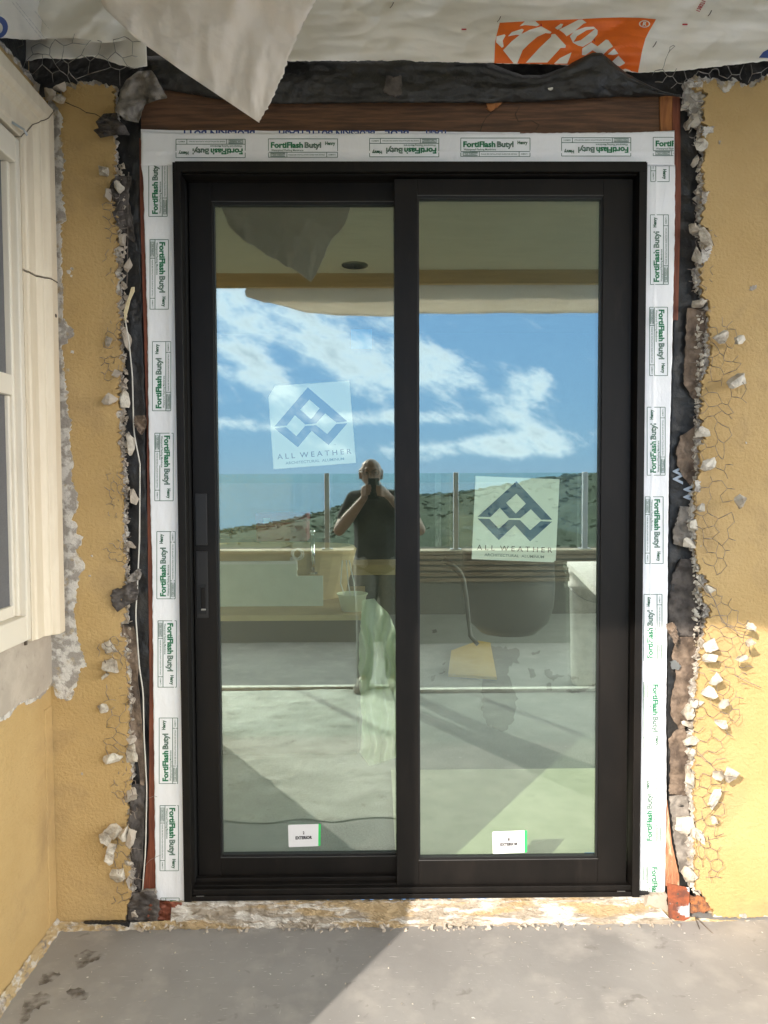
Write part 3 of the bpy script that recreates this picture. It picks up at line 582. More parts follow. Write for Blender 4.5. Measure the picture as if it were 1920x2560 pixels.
def exlabel(c, y, num, lab):
    s = thing('exterior_label', lab, 'label', P(*c[3], y), 'small white exterior labels')
    f = lambda a, b, dy=0: P(*bil(c, a, b), y-dy)
    r = .035; out = []
    for cx, cy, a0 in ((1-r, r*1.4, -90), (1-r, 1-r*1.4, 0), (r, 1-r*1.4, 90), (r, r*1.4, 180)):
        for k in range(4): t_ = math.radians(a0+k*30); out.append((cx+r*math.cos(t_), cy+r*1.4*math.sin(t_)))
    MB().add([f(*p) for p in out], [tuple(range(len(out)))]).build('green_tab', M['labelgreen'], s, fix=False)
    o2 = [(min(a, .93), b) for a, b in out]
    MB().add([f(*p, .0008) for p in o2], [tuple(range(len(o2)))]).build('white_face', M['paper'], s, fix=False)
    mb = MB(); fn = lambda a, b: f(a, 1-b, .0014)
    put_text(mb, num, .45, .56, .12, .05, fn, 0, .05); put_text(mb, 'EXTERIOR', .22, .34, .125, .52, fn, 0, .06)
    mb.build('lettering', M['textink'], s, fix=False)
exlabel([(720, 2062), (802, 2059.5), (801, 2115), (721.6, 2118)], GL-.002, '2', 'small white label reading 2 EXTERIOR low on the left glass')
exlabel([(1230.5, 2079), (1317.5, 2075.5), (1317.5, 2131), (1232, 2135)], GR-.002, '1', 'small white label reading 1 EXTERIOR low on the right glass')
o = MB().add([P(1461, 2131, GR+.02), P(1500, 2131, GR+.02), P(1500, 2143, GR+.02), P(1470, 2143, GR+.02)], [(0, 1, 2, 3)]).build('masking_tape', M['bluetape'], fix=False); tag(o, 'scrap of blue masking tape at the bottom right corner of the right glass', 'tape')
o = MB().add([P(877, 823, GL+.02), P(930, 823, GL+.02), P(930, 872, GL+.02), P(878, 872, GL+.02)], [(0, 1, 2, 3)]).build('masking_tape', M['bluetape'], fix=False); tag(o, 'faint blue square of masking tape high on the left glass against the sky', 'tape')

# ================================================================== FRAMING behind the tape
YB = .034
hd = thing('header_beam', 'dark stained wooden header beam above the door', 'beam', (0, YB, 2.5))
mb = MB(); prism(mb, [(352, 225), (1648, 225), (1650, 345), (352, 345)], YB+.002, YB+.04); mb.build('beam', M['wood'], hd, bevel=.002)
mb = MB()
for pts in ([(1200, 330), (1206, 310), (1218, 290), (1232, 281)], [(1300, 265), (1288, 285), (1295, 303), (1330, 302), (1348, 312), (1340, 325)]):
    mb = MB(); mb.tube([P(u, v, YB+.001) for u, v in pts], .0011, 4); mb.build('pencil_scrawl', M['crack'], hd)
tr = thing('trimmer_stud', 'orange-brown trimmer stud at the right end of the header', 'stud', (1.03, YB, 0))
mb = MB(); prism(mb, [(1650.5, 240), (1681, 240), (1680, 345), (1652, 345)], YB-.002, YB+.04); mb.build('stud_face', M['freshwood'], tr)
mb = MB(); prism(mb, [(1681.5, 240), (1700, 240), (1702, 500), (1695, 800), (1680, 800)], YB, YB+.04); mb.build('stud_edge', M['redwood'], tr)
sd = thing('wood_stud', 'thin red-brown stud edge left of the left flashing tape', 'stud', (-1, YB, 0))
mb = MB(); prism(mb, [(348, 345), (372, 345), (380, 900), (392, 1500), (400, 2225), (358, 2225), (372, 2100), (374, 1700), (369, 1300), (367, 1064), (357, 748), (350, 500)], YB-.003, YB+.03); mb.build('stud_face', M['redwood'], sd)
sd = thing('wood_stud', 'pale orange weathered stud at the foot of the right tape', 'stud', (1, YB, 0))
mb = MB(); prism(mb, [(1655, 2000), (1668, 2000), (1680, 2110), (1698, 2190), (1698, 2215), (1655, 2215)], YB-.006, YB+.03); mb.build('stud_face', mat('peeled_wood', (.50, .24, .13), (.34, .14, .07), 20, .8, .6, 40, stretch=(6, 1, 1), c3=(.60, .42, .28), s3=14), sd)

# dark cavity sheathing behind everything
sh_ = MB(); 
for a, b in (((-1.5, .066, ZF), (X0-.001, .10, 3.3)), ((X1+.001, .066, ZF), (2.6, .10, 3.3)), ((X0-.001, .066, ZT+.002), (X1+.001, .10, 3.3))): sh_.box(a, b)
o = sh_.build('wall_sheathing', M['blackpaper']); tag(o, 'black papered sheathing behind the torn stucco around the door', 'sheathing')

def wr_(amp, s, seed, base):
    return lambda u, v: base+fr(u, v, s, seed, 5)*amp
# left and right black building paper
def paperstrip(A, B, m_, name, lab, cat, base, amp=.006, s=.02, seed=1, nu=120, nv=10, ja=3, jb=3, horiz=False, group=None, solid=.0006):
    mb = loft(A, B, nu, nv, wr_(amp, s, seed, base), ja, jb, seed, horiz); o = mb.build(name, m_, None, smooth=True, fix=False, solid=solid); tag(o, lab, cat, group); return o
G1 = 'torn building paper around the door'
paperstrip([(292, 240), (285, 600), (296, 1000), (305, 1400), (315, 1800), (318, 2290)], [(352, 240), (352, 600), (362, 1000), (374, 1500), (378, 1900), (372, 2290)], M['blackpaper'], 'building_paper', 'long black building paper strip left of the left tape', 'paper', .044, .010, .02, 1, 200, 12, group=G1)
paperstrip([(1684, 240), (1686, 600), (1676, 1000), (1666, 1500), (1662, 1900), (1668, 2250)], [(1772, 240), (1775, 600), (1775, 1000), (1770, 1500), (1750, 1900), (1745, 2250)], M['blackpaper'], 'building_paper', 'long black building paper strip right of the right tape', 'paper', .044, .008, .02, 2, 200, 14, group=G1)
# brown under-paper on the right
for k, (A, B, m_, lab) in enumerate([
    ([(1718, 770), (1712, 880), (1708, 955), (1730, 995)], [(1775, 770), (1780, 860), (1765, 940), (1750, 1010)], 'brownpaper', 'brown paper scrap behind the wire, topmost on the right side'),
    ([(1735, 1068), (1702, 1090), (1690, 1130), (1692, 1160), (1710, 1195), (1738, 1225)], [(1742, 1072), (1748, 1100), (1752, 1140), (1752, 1170), (1748, 1200), (1740, 1226)], 'brownpaper', 'reddish brown rounded paper patch beside the pale W letters'),
    ([(1700, 1265), (1692, 1300), (1682, 1330), (1684, 1360), (1715, 1368)], [(1738, 1268), (1745, 1300), (1745, 1330), (1742, 1350), (1738, 1372)], 'greypaper', 'grey crumpled paper bulge just below the pale W letters'),
    ([(1700, 1398), (1680, 1440), (1676, 1480), (1668, 1510), (1676, 1590)], [(1742, 1395), (1765, 1440), (1770, 1490), (1775, 1540), (1765, 1592)], 'darktorn', 'dark blistered paper above the sunlit tan paper'),
    ([(1690, 1592), (1680, 1640), (1690, 1690), (1678, 1740), (1676, 1790), (1700, 1825)], [(1760, 1592), (1752, 1650), (1750, 1700), (1735, 1750), (1722, 1800), (1712, 1822)], 'brownpaper', 'sunlit tan blistered paper right of the lower tape'),
    ([(1690, 1824), (1670, 1850), (1676, 1890), (1674, 1940), (1672, 1985)], [(1712, 1822), (1722, 1850), (1730, 1900), (1728, 1950), (1715, 1990)], 'brownpaper', 'brown paper lobe low on the right side of the door'),
    ([(1672, 1990), (1680, 2050), (1685, 2100), (1700, 2180)], [(1722, 1985), (1725, 2050), (1735, 2100), (1738, 2190)], 'greypaper', 'grey wrinkled paper at the bottom right of the door')]):
    paperstrip(A, B, M[m_], 'building_paper', lab, 'paper', .030+.003*(k % 2), .012, .030, 10+k, 50, 16, 3, 3, group=G1)
# left torn scraps
def scrap(pts, m_, lab, base, seed, amp=.018, s=.03, jg=3, n=14):
    # pts: polygon as (left outline top->bottom, right outline top->bottom)
    A, B = pts; mb = loft(A, B, 30, n, wr_(amp, s, seed, base), jg, jg, seed, False); o = mb.build('torn_paper', m_, None, smooth=True, fix=False, solid=.0008); tag(o, lab, 'paper', G1); return o
scrap(([(345, 178), (310, 205), (298, 240), (288, 275), (310, 300), (345, 306)], [(380, 176), (402, 215), (418, 245), (392, 250), (362, 262), (347, 307)]), M['greypaper'], 'large grey torn paper flap at the top left corner of the door opening', -.02, 1, .05, .018)
scrap(([(262, 284), (240, 302), (246, 320), (234, 326), (252, 345)], [(290, 282), (296, 300), (318, 318), (324, 338), (296, 336)]), M['darktorn'], 'dark curled paper scrap hanging under the large grey flap', -.03, 2, .04, .03)
scrap(([(290, 440), (268, 480), (272, 510), (286, 545), (312, 590), (334, 605)], [(330, 440), (322, 480), (325, 520), (330, 545), (335, 580), (336, 607)]), M['darktorn'], 'long grey-brown folded paper scrap on the upper left of the door', .005, 3, .03, .02)
scrap(([(336, 1040), (335, 1062), (342, 1074), (350, 1086)], [(362, 1038), (366, 1052), (365, 1068), (356, 1087)]), M['brownpaper'], 'small brown paper scrap over the white cord on the left', -.005, 4, .02, .05)
scrap(([(346, 1421), (328, 1436), (316, 1448), (316, 1454)], [(352, 1424), (353, 1440), (348, 1450), (330, 1455)]), M['greypaper'], 'small grey paper tag on the left cord, above the black flap', -.005, 5, .02, .05)
scrap(([(282, 1475), (276, 1490), (282, 1515), (292, 1530)], [(342, 1452), (345, 1480), (342, 1500), (312, 1518)]), M['darktorn'], 'black paper flap bent over the yellow stucco, left of the door handle', -.012, 6, .02, .04)
scrap(([(306, 1560), (304, 1620), (312, 1700), (322, 1800), (345, 1900), (350, 1960)], [(332, 1558), (345, 1600), (345, 1700), (352, 1780), (362, 1900), (360, 1965)]), M['brownpaper'], 'long brown crumpled paper fold low on the left of the door', .012, 7, .02, .02)
scrap(([(330, 1960), (322, 2050), (326, 2140), (335, 2210)], [(362, 1960), (362, 2050), (358, 2140), (350, 2230)]), M['darktorn'], 'dark crushed paper at the lower left of the door', .015, 8, .02, .03)
scrap(([(330, 2232), (322, 2262), (318, 2300)], [(385, 2228), (400, 2262), (395, 2305)]), M['darktorn'], 'dark rotted paper and debris at the bottom left foot of the door', .0, 9, .02, .04, 4)
scrap(([(388, 2250), (372, 2262), (370, 2300)], [(455, 2256), (448, 2275), (425, 2302)]), M['redwood'], 'splintered dark red wood under the foot of the left tape', .008, 12, .02, .06, 4)
scrap(([(1665, 1560), (1668, 1575), (1682, 1600), (1690, 1618)], [(1682, 1555), (1692, 1570), (1697, 1598), (1692, 1600)]), M['brownpaper'], 'pointed paper tatter folded out beside the right tape at the sun line', -.012, 13, .02, .06)
# pale letters on the black paper (right)
o_txt = MB(); fnw = lambda a, b: P(1683+b, 1165+a, .033)
put_text(o_txt, 'W', 0, 0, 24, 46, fnw, 0, .03); fnw = lambda a, b: P(1710+b, 1210+a, .024)
put_text(o_txt, 'W', 0, 0, 27, 46, fnw, 0, .03)
o = o_txt.build('printed_letters', mat('pale_blue_ink', (.36, .42, .50), rough=.6), None, fix=False); tag(o, 'pale blue letters W printed on black paper right of the door', 'lettering')
mb = MB(); prism(mb, jag([(1675, 1655), (1690, 1650), (1702, 1665), (1698, 1675), (1680, 1672)], 3, 2, 3, fs=.2), .016, .019); o = mb.build('foil_scrap', M['steel']); tag(o, 'tiny silvery foil scrap in the brown paper right of the lower tape', 'scrap')

# ================================================================== TAPES
def ytape(u, v): return .021+.0010*fr(u, v, .012, 3, 3)
def ytapeV(cx):
    return lambda u, v: .021+.0012*fr(u*1.2, v*.35, .03, 5, 3)-.0016*math.exp(-((u-cx(v))/3.0)**2)
cL = lambda v: 415+(v-400)*.0165; cR = lambda v: 1641-(v-400)*.0135
yTL = ytapeV(cL); yTR = ytapeV(cR)
yTT = lambda u, v: .017+.0010*fr(u*.35, v*1.2, .03, 6, 3)-.0016*math.exp(-((v-380)/3.0)**2)
tapeL = thing('flashing_tape', 'white flashing tape down the left side of the door', 'tape', P(420, 2250, .02), 'printed flashing tapes round the door')
loft([(353, 410), (358, 447), (369, 843), (372, 1096), (380, 1411), (383, 1687), (389, 2256)], [(436, 410), (436, 447), (444, 843), (448, 1096), (454, 1411), (458, 1687), (464, 2256)], 260, 24, yTL, 1.2, 0, 2, False).build('strip', M['tape'], tapeL, smooth=True, fix=False, solid=.0004)
tapeR = thing('flashing_tape', 'white flashing tape down the right side of the door', 'tape', P(1640, 2250, .02), 'printed flashing tapes round the door')
loft([(1612, 412), (1612, 800), (1604, 1400), (1600, 1800), (1596, 2231)], [(1688, 412), (1687, 575), (1680, 895), (1672, 1180), (1668, 1558), (1665, 1780), (1666, 2000), (1662, 2231)], 260, 24, yTR, 0, 1, 3, False).build('strip', M['tape'], tapeR, smooth=True, fix=False, solid=.0004)
tapeT = thing('flashing_tape', 'white flashing tape across the top of the door', 'tape', P(1000, 400, .02), 'printed flashing tapes round the door')
loft([(353, 329), (430, 332), (437, 333), (900, 334), (1300, 333), (1600, 331), (1686, 326)], [(353, 414), (437, 414), (900, 412), (1600, 412), (1686, 413)], 260, 20, yTT, 1.2, 1.2, 4, True).build('strip', M['tape'], tapeT, smooth=True, fix=False, solid=.0004)
mb = MB(); prism(mb, [(430, 2252), (462, 2252), (462, 2238), (430, 2238)], .024, .028)
under = thing('under_tape', 'lower layer of white tape with blue lettering peeking above the top tape', 'tape', P(900, 330, .02))
loft([(352, 323), (450, 326), (1000, 328), (1300, 331)], [(352, 350), (450, 350), (1000, 350), (1300, 350)], 80, 4, lambda u, v: .0215, .8, 0, 9, True).build('strip', M['tape'], under, fix=False)
mb = MB()
for x, wd, s in ((452, 185, 'BLUESKIN BUTY'), (697, 240, 'BLUESKIN BUTYL FLASH'), (962, 60, 'BLUE'), (1065, 50, 'FLASH')):
    put_text(mb, s, 0, 0, 16, wd, lambda a, b, x=x, wd=wd: P(x+wd-a, 326.5+b, .0208), 0, .03)
mb.build('lettering', M['blueink'], under, fix=False)

def print_box(parent, c, fnmap, clip=None):
    """one printed panel 172 x 46 units; fnmap(a,b): local -> 3-D"""
    mb = MB(); L, H = 172, 46
    put_text(mb, 'FortiFlash', 6, 24, 13.5, 80, fnmap, 0, .042)
    put_text(mb, 'Butyl', 90, 24, 13.5, 41, fnmap, 1, 0, .036)
    put_text(mb, 'Henry', 141, 31, 8, 25, fnmap, 2, .045)
    put_text(mb, 'Waterproof Flashing Membrane', 7, 15.5, 4.6, 80, fnmap, 1, .012)
    put_text(mb, '10 YEAR WARRANTY', 5, 4.2, 4.2, 37, fnmap, 1, .02)
    put_text(mb, 'PLEASE SEE INSTALLATION GUIDE FOR DETAILS', 50, 4.6, 2.8, 90, fnmap, 1, .015)
    put_text(mb, 'AAMA711', 149, 4.6, 3.4, 18, fnmap, 1, .015)
    for q in ((0, 0, L, 0), (0, H, L, H), (0, 0, 0, H), (L, 0, L, H), (0, 12.5, L, 12.5), (46, 0, 46, 12.5), (145, 0, 145, 12.5), (5, 2.4, 42, 2.4), (5, 10, 42, 10)): ln(mb, *q, .75, fnmap, 1)
    o = mb.build('printed_panel', [M['green'], M['ink'], M['dkgreen']], parent, fix=False)
    if clip:
        co_, no_ = clip; bm = bmesh.new(); bm.from_mesh(o.data); bmesh.ops.bisect_plane(bm, geom=bm.verts[:]+bm.edges[:]+bm.faces[:], plane_co=co_, plane_no=no_, clear_outer=True); bm.to_mesh(o.data); bm.free()
    return o
OFF = .0012
for x0_, flip in ((440, 1), (671, 0), (924, 1), (1152, 0), (1404, 1), (1633, 0)):
    y0_ = 394 - (x0_-440)*.004; k = 173/172
    if flip: f = lambda a, b, x=x0_, y=y0_: P(x+173-a*k, y-46+b, yTT(x+173-a*k, y-46+b)-OFF)
    else: f = lambda a, b, x=x0_, y=y0_: P(x+a*k, y-b, yTT(x+a*k, y-b)-OFF)
    print_box(tapeT, None, f, (P(1684, 370, .016), Vector((1, 0, 0))) if x0_ == 1633 else None)
def vprint(parent, yf, xa, ya_, yb_, up_, cut=None, wid=46, full=None):
    # xa = left edge x, ya_..yb_ vertical range of the full box
    k = (yb_-ya_)/172
    if up_: f = lambda a, b: (xa+wid-b, yb_-a*k)     # reads upwards, its top toward the left
    else: f = lambda a, b: (xa+b, ya_+a*k)
    if up_: f = lambda a, b: (xa+wid-b if False else xa+(46-b)*wid/46, yb_-a*k)
    else: f = lambda a, b: (xa+b*wid/46, ya_+a*k)
    def g(a, b): u, v = f(a, b); return P(u, v, yf(u, v)-OFF)
    return print_box(parent, None, g, cut)
vprint(tapeL, yTL, 372, 369, 541, True, (P(400, 413, .02), Vector((0, 0, 1))))
for xa, a, b, u_ in ((375, 599, 773, False), (381, 854, 1027, True), (387, 1083, 1252, False), (392, 1329, 1497, True), (395, 1552, 1718, False), (398, 1795, 1959, True), (400, 2014, 2177, False)):
    vprint(tapeL, yTL, xa, a, b, u_)
vprint(tapeL, yTL, 402, 2253-8, 2253+156, False, (P(400, 2254, .02), Vector((0, 0, -1))))
vprint(tapeR, yTR, 1627, 454-172, 454, False, (P(1640, 415, .02), Vector((0, 0, 1))))
for xa, a, b, u_ in ((1626, 537, 711, True), (1624, 768, 939, False), (1618, 1018, 1188, True), (1613, 1242, 1409, False), (1610, 1486, 1652, True), (1609, 1705, 1870, False), (1608, 1945, 2108, True)):
    vprint(tapeR, yTR, xa, a, b, u_, wid=45)
vprint(tapeR, yTR, 1607, 2162, 2325, False, (P(1640, 2230, .02), Vector((0, 0, -1))), wid=45)

# ================================================================== BLACK FLASHING over the header
fsh = thing('head_flashing', 'buckled black membrane flashing sagging over the header beam', 'flashing', (0, 0, 2.6))
topc = [(350, 138), (560, 146), (960, 149), (1209, 149), (1249, 168), (1307, 188), (1353, 188), (1411, 168), (1481, 130), (1504, 132), (1567, 185), (1654, 229), (1701, 237)]
botc = [(352, 228), (405, 224), (555, 249), (683, 260), (960, 257), (1209, 257), (1353, 255), (1400, 250), (1539, 243), (1654, 240), (1703, 241)]
def cv(c, u):
    for a, b in zip(c, c[1:]):
        if a[0] <= u <= b[0]: return a[1]+(b[1]-a[1])*(u-a[0])/(b[0]-a[0])
    return c[-1][1]
mb = MB(); nu, nv = 240, 22
for i in range(nu):
    u = 350+(1703-350)*i/(nu-1); t0, b0 = cv(topc, u)+fr(u, 1, .02, 5)*2, cv(botc, u)+fr(u, 5, .05, 2)*2
    bulge = math.exp(-((u-1490)/90)**2)
    for j in range(nv):
        q = j/(nv-1); y = .018-.022*math.sin(q*math.pi)**.7-.045*bulge*(1-q)*1.2+fr(u, (t0+q*(b0-t0))*2.2, .011, 8, 4)*.014-.012*math.exp(-(q-.12)**2*90); mb.v.append(P(u, t0+(b0-t0)*q, y))
for i in range(nu-1):
    for j in range(nv-1): k = i*nv+j; mb.f.append((k, k+1, k+nv+1, k+nv)); mb.m.append(0)
mb.build('membrane', M['flash'], fsh, smooth=True, fix=False, solid=.0015)
mb = MB(); q = P(1376, 219, -.005); mb.lathe([(0, 0), (.009, 0), (.008, .003), (0, .004)], (0, 0, 0), 14); mb.v = [Vector((q.x+v.x, q.y-v.z, q.z+v.y)) for v in mb.v]; mb.build('nail_cap', M['cord'], fsh)
mb = MB(); prism(mb, jag([(965, 190), (1003, 190), (1003, 235), (975, 240), (960, 228)], 3, 4, 8, fs=.1), -.018, -.012); mb.build('torn_patch', M['darktorn'], fsh)
mb = MB(); prism(mb, jag([(1220, 247), (1250, 243), (1262, 252), (1230, 275), (1214, 270)], 3, 4, 9, fs=.1), .02, .026); mb.build('splintered_corner', M['freshwood'], fsh)

# ================================================================== HOUSE WRAP
def ywrap(u, v): return -.010-.00012*(170-v)*.3+fr(u, v*1.8, .005, 11, 2)*.022+fr(u*.5, v*2.2, .014, 2, 2)*.004-abs(nz1(u+v*.8, v*1.6-u*.2, .011, 5))*.013-abs(nz1(u*.6-v, v+u*.3, .017, 9))*.006-.02*math.exp(-((v-155)/25.0)**2)*math.sin(u*.011)
hw = thing('house_wrap', 'crumpled white house wrap above the door with an orange printed logo', 'house wrap', (0, 0, 2.9))
topl = [(640, -120), (1920, -120), (2500, -120)]
botl = [(640, 150), (723, 153), (960, 152), (1238, 158), (1388, 161), (1500, 172), (1597, 182), (1695, 178), (1800, 166), (1920, 152), (2500, 150)]
mb = MB(); nu, nv = 420, 90
for i in range(nu):
    u = 640+(2500-640)*i/(nu-1); b0 = cv(botl, u)+fr(u, 2, .08, 4)*2.0
    for j in range(nv): v = -120+(b0+120)*j/(nv-1); mb.v.append(P(u, v, ywrap(u, v)))
for i in range(nu-1):
    for j in range(nv-1): k = i*nv+j; mb.f.append((k, k+1, k+nv+1, k+nv)); mb.m.append(0)
mb.build('sheet', M['wrap'], hw, smooth=True, fix=False, solid=.0004)
def Z(x, y): return (1180+x*.3014, 20+y*.3014)
def onwrap(pts, off):  # flat ink that follows the wrap
    return [P(u, v, ywrap(u, v)-off) for u, v in pts]
def inkpoly(mb, poly, off, mi, step=6):
    # triangulate and subdivide so ink follows the creases
    bm = bmesh.new(); vs = [bm.verts.new((u, v, 0)) for u, v in poly]; f_ = bm.faces.new(vs); bmesh.ops.triangulate(bm, faces=[f_])
    for _ in range(4):
        ed = [e for e in bm.edges if e.calc_length() > step]
        if not ed: break
        bmesh.ops.subdivide_edges(bm, edges=ed, cuts=1); bmesh.ops.triangulate(bm, faces=bm.faces[:])
    bm.verts.index_update(); mb.add([P(v.co.x, v.co.y, ywrap(v.co.x, v.co.y)-off) for v in bm.verts], [tuple(v.index for v in f2.verts) for f2 in bm.faces], mi); bm.free()
mb = MB()
inkpoly(mb, [Z(*p) for p in [(230, 122), (525, 106), (900, 92), (1080, 82), (1250, 78), (1400, 82), (1527, 93), (1465, 200), (1440, 250), (1412, 350), (1395, 440), (1378, 535), (1200, 500), (780, 470), (350, 460), (185, 458), (192, 280), (205, 220)]], .0012, 0)
shapes = [[(395, 150), (440, 110), (525, 108), (560, 140), (540, 152), (480, 145), (440, 142)], [(298, 235), (330, 200), (415, 172), (430, 180), (405, 225), (370, 222)],
 [(203, 235), (270, 218), (278, 228), (255, 270), (262, 320), (248, 330), (200, 285)], [(258, 350), (330, 275), (400, 220), (480, 180), (575, 152), (660, 200), (650, 212), (610, 208), (540, 240), (470, 300), (420, 350), (370, 420), (375, 460), (345, 460)],
 [(445, 455), (560, 330), (655, 240), (660, 217), (690, 215), (778, 310), (775, 330), (735, 332), (625, 452)], [(680, 462), (730, 415), (825, 368), (815, 400), (790, 462)],
 [(688, 165), (735, 130), (757, 133), (740, 165), (710, 180)], [(722, 180), (885, 96), (915, 95), (950, 122), (925, 130), (800, 200), (835, 205), (785, 235), (765, 212)],
 [(812, 235), (850, 190), (940, 158), (1010, 155), (1043, 185), (1040, 220), (990, 280), (920, 322), (880, 312), (838, 288)], [(915, 335), (990, 285), (1045, 320), (985, 360), (940, 392), (912, 390)],
 [(1000, 352), (1110, 262), (1130, 265), (1170, 320), (1130, 345), (1080, 395)], [(1125, 385), (1180, 335), (1215, 380), (1170, 390)], [(1150, 455), (1215, 395), (1270, 455), (1260, 465), (1225, 485)], [(1240, 518), (1270, 503), (1310, 515), (1325, 528)]]
for p in shapes: inkpoly(mb, [Z(*q) for q in p], .0022, 1)
inkpoly(mb, [Z(*q) for q in [(842, 282), (870, 235), (950, 185), (1022, 172), (970, 215), (900, 268)]], .0030, 0)
cx_, cy_ = 1431, 132
ring = [(cx_+46*math.cos(a*math.pi/12), cy_+30*math.sin(a*math.pi/12)) for a in range(24)]; ring2 = [(cx_+36*math.cos(a*math.pi/12), cy_+23*math.sin(a*math.pi/12)) for a in range(24)]
inkpoly(mb, [Z(*q) for q in ring], .0022, 1, 20); inkpoly(mb, [Z(*q) for q in ring2], .0030, 0, 20)
put_text(mb, 'R', 0, 0, 32, 34, lambda a, b: P(*Z(cx_-18+a+b*.25, cy_+16-b+a*-.1), ywrap(*Z(cx_, cy_))-.0045), 1, .04)
mb.build('printed_logo', [M['orange'], M['wrap']], hw, fix=False)
mb = MB()
for p in ([(1154, 71.5), (1166, 71.5), (1166, 75), (1154, 75)], [(1706, 59.5), (1719, 59), (1719, 63), (1706, 63)], [(1352, 57), (1355, 62), (1354, 68), (1351, 64)], [(1483, 92), (1487, 98), (1488, 106), (1484, 100)]): mb = MB(); inkpoly(mb, p, .002, 0); mb.build('red_mark', M['redink'], hw, fix=False)
mb = MB()
put_text(mb, '138271', 0, 0, 9, 34, lambda a, b: P(1740+a*.45+b, 26-a*.75+b*.4, ywrap(1748, 14)-.004), 0, .02)
mb.build('red_number', M['redink'], hw, fix=False)
mb = MB(); inkpoly(mb, [(1897, 144), (1908, 130), (1930, 118), (1990, 118), (1990, 140), (1920, 145)], .002, 0); mb.build('blue_print', M['blueink'], hw, fix=False)
mb = MB()
for (a, b) in ((1632, 118), (1770, 40), (975, 20), (1243, 55)):
    mb = MB(); mb.tube([P(a, b, ywrap(a, b)-.003), P(a+5, b-6, ywrap(a, b)-.005), P(a+9, b-14, ywrap(a, b)-.003)], .0012, 4); mb.build('staple', M['crack'], hw)
# left wrap pieces
hl = thing('house_wrap', 'pleated white house wrap at the top left corner with a blue arc', 'house wrap', (-1, 0, 2.9))
def ywl(u, v): return -.055+fr(u, v*1.3, .008, 21, 2)*.030+fr(u+v, v-u*.4, .02, 3, 2)*.006
b1 = [(-60, 95), (0, 96), (23, 97), (60, 100), (130, 96), (185, 95), (225, 104), (260, 107), (300, 103), (338, 92)]; t1 = [(-60, -80), (150, -80), (230, -60), (262, 20), (338, 90)]
loft([(-60, -90), (130, -90), (235, -60), (258, 10), (338, 90)], b1, 90, 26, ywl, 0, 1.5, 4).build('upper_layer', M['wrap'], hl, smooth=True, fix=False, solid=.0004)
loft([(-60, 60), (150, 70), (365, 80)], [(-60, 158), (0, 150), (58, 154), (110, 146), (174, 148), (231, 140), (262, 150), (301, 163), (335, 172), (368, 166)], 90, 16, lambda u, v: -.012+fr(u, v, .010, 31, 2)*.02, 0, 2, 5).build('lower_layer', M['wrap'], hl, smooth=True, fix=False, solid=.0004)
mb = MB()
bz = [(-60, 92), (-20, 95), (0, 96), (30, 97), (60, 98), (92, 99), (118, 98)]; rs_ = resamp(bz, 40)
for i, (u, v) in enumerate(rs_):
    for j in range(20): q = j/19; uu = u-(1-q)*8; vv = -150+(v+150)*q+fr(i, 2, .3, 7)*2*q; mb.v.append(PX(uu, vv, XW+.035+.02*fr(uu, vv*1.3, .012, 4, 3)))
for i in range(39):
    for j in range(19): k = i*20+j; mb.f.append((k, k+1, k+21, k+20)); mb.m.append(0)
mb.build('corner_layer', M['wrap'], hl, smooth=True, fix=False, solid=.0004)
mb = MB(); arc = [(0+26*math.cos(a), 68+28*math.sin(a)) for a in [math.radians(x) for x in range(-95, 100, 15)]]+[(0+13*math.cos(a), 70+15*math.sin(a)) for a in [math.radians(x) for x in range(95, -100, -15)]]
vs = [PX(u-6, v, XW+.062) for u, v in arc]; n = 13; mb.add(vs, [(i, i+1, 25-i-1, 25-i) for i in range(12)]); mb.build('blue_print', M['blueink'], hl, fix=False)
mb = MB()
for r_ in range(3):
    for k in range(9): u = 30+r_*9+k*8+ (38 if r_ == 2 else 0); v = 6+k*10+(22 if r_ == 2 else 0); put_text(mb, 'installation', 0, 0, 2.6, 11, lambda a, b, u=u, v=v: PX(u+a*.63+b*.8, v+a*.78-b*.6, XW+.066), 0)
mb.build('fine_print', mat('grey_ink', (.35, .35, .35), rough=.6), hl, fix=False)
# the big flap hanging from the soffit, .6 m in front of the wall
YF = -.61
def FP(u, v): return P(u, v, YF+.03*fr(u, v*.6, .006, 41, 3)+.008*fr(u*1.5, v*.4, .02, 3, 3)-.018*abs(nz1(u*1.2-v*.5, v*.6, .006, 4))-.008*abs(nz1(u-v*.8, v+u*.2, .016, 12))+(v-300)*.00012)
fa = [(175, -160), (260, 20), (336, 93), (457, 179), (560, 248), (645, 305)]; fb = [(850, -160), (790, 0), (752, 69), (723, 139), (709, 185), (677, 255), (648, 307)]
a = resamp(fa, 90); b = resamp(fb, 90); mb = MB()
for i in range(90):
    jb = fr(i, 4, .7, 6)*5*(1 if i > 30 else .3)
    for j in range(40): q = j/39; mb.v.append(FP(a[i][0]+(b[i][0]+jb-a[i][0])*q, a[i][1]+(b[i][1]-a[i][1])*q))
for i in range(89):
    for j in range(39): k = i*40+j; mb.f.append((k, k+1, k+41, k+40)); mb.m.append(0)
o = mb.build('hanging_flap', M['flap'], None, smooth=True, fix=False, solid=.0005); tag(o, 'large triangular beige flap of house wrap hanging point down in front of the header', 'house wrap')
o = MB(); prism(o, [(230, -80), (330, -80), (318, 10), (255, 18)], -.04, -.036); o = o.build('sheathing_scrap', mat('dark_red_sheathing', (.16, .02, .02), rough=.8)); tag(o, 'dark red scrap showing between the wraps at the top left', 'sheathing')

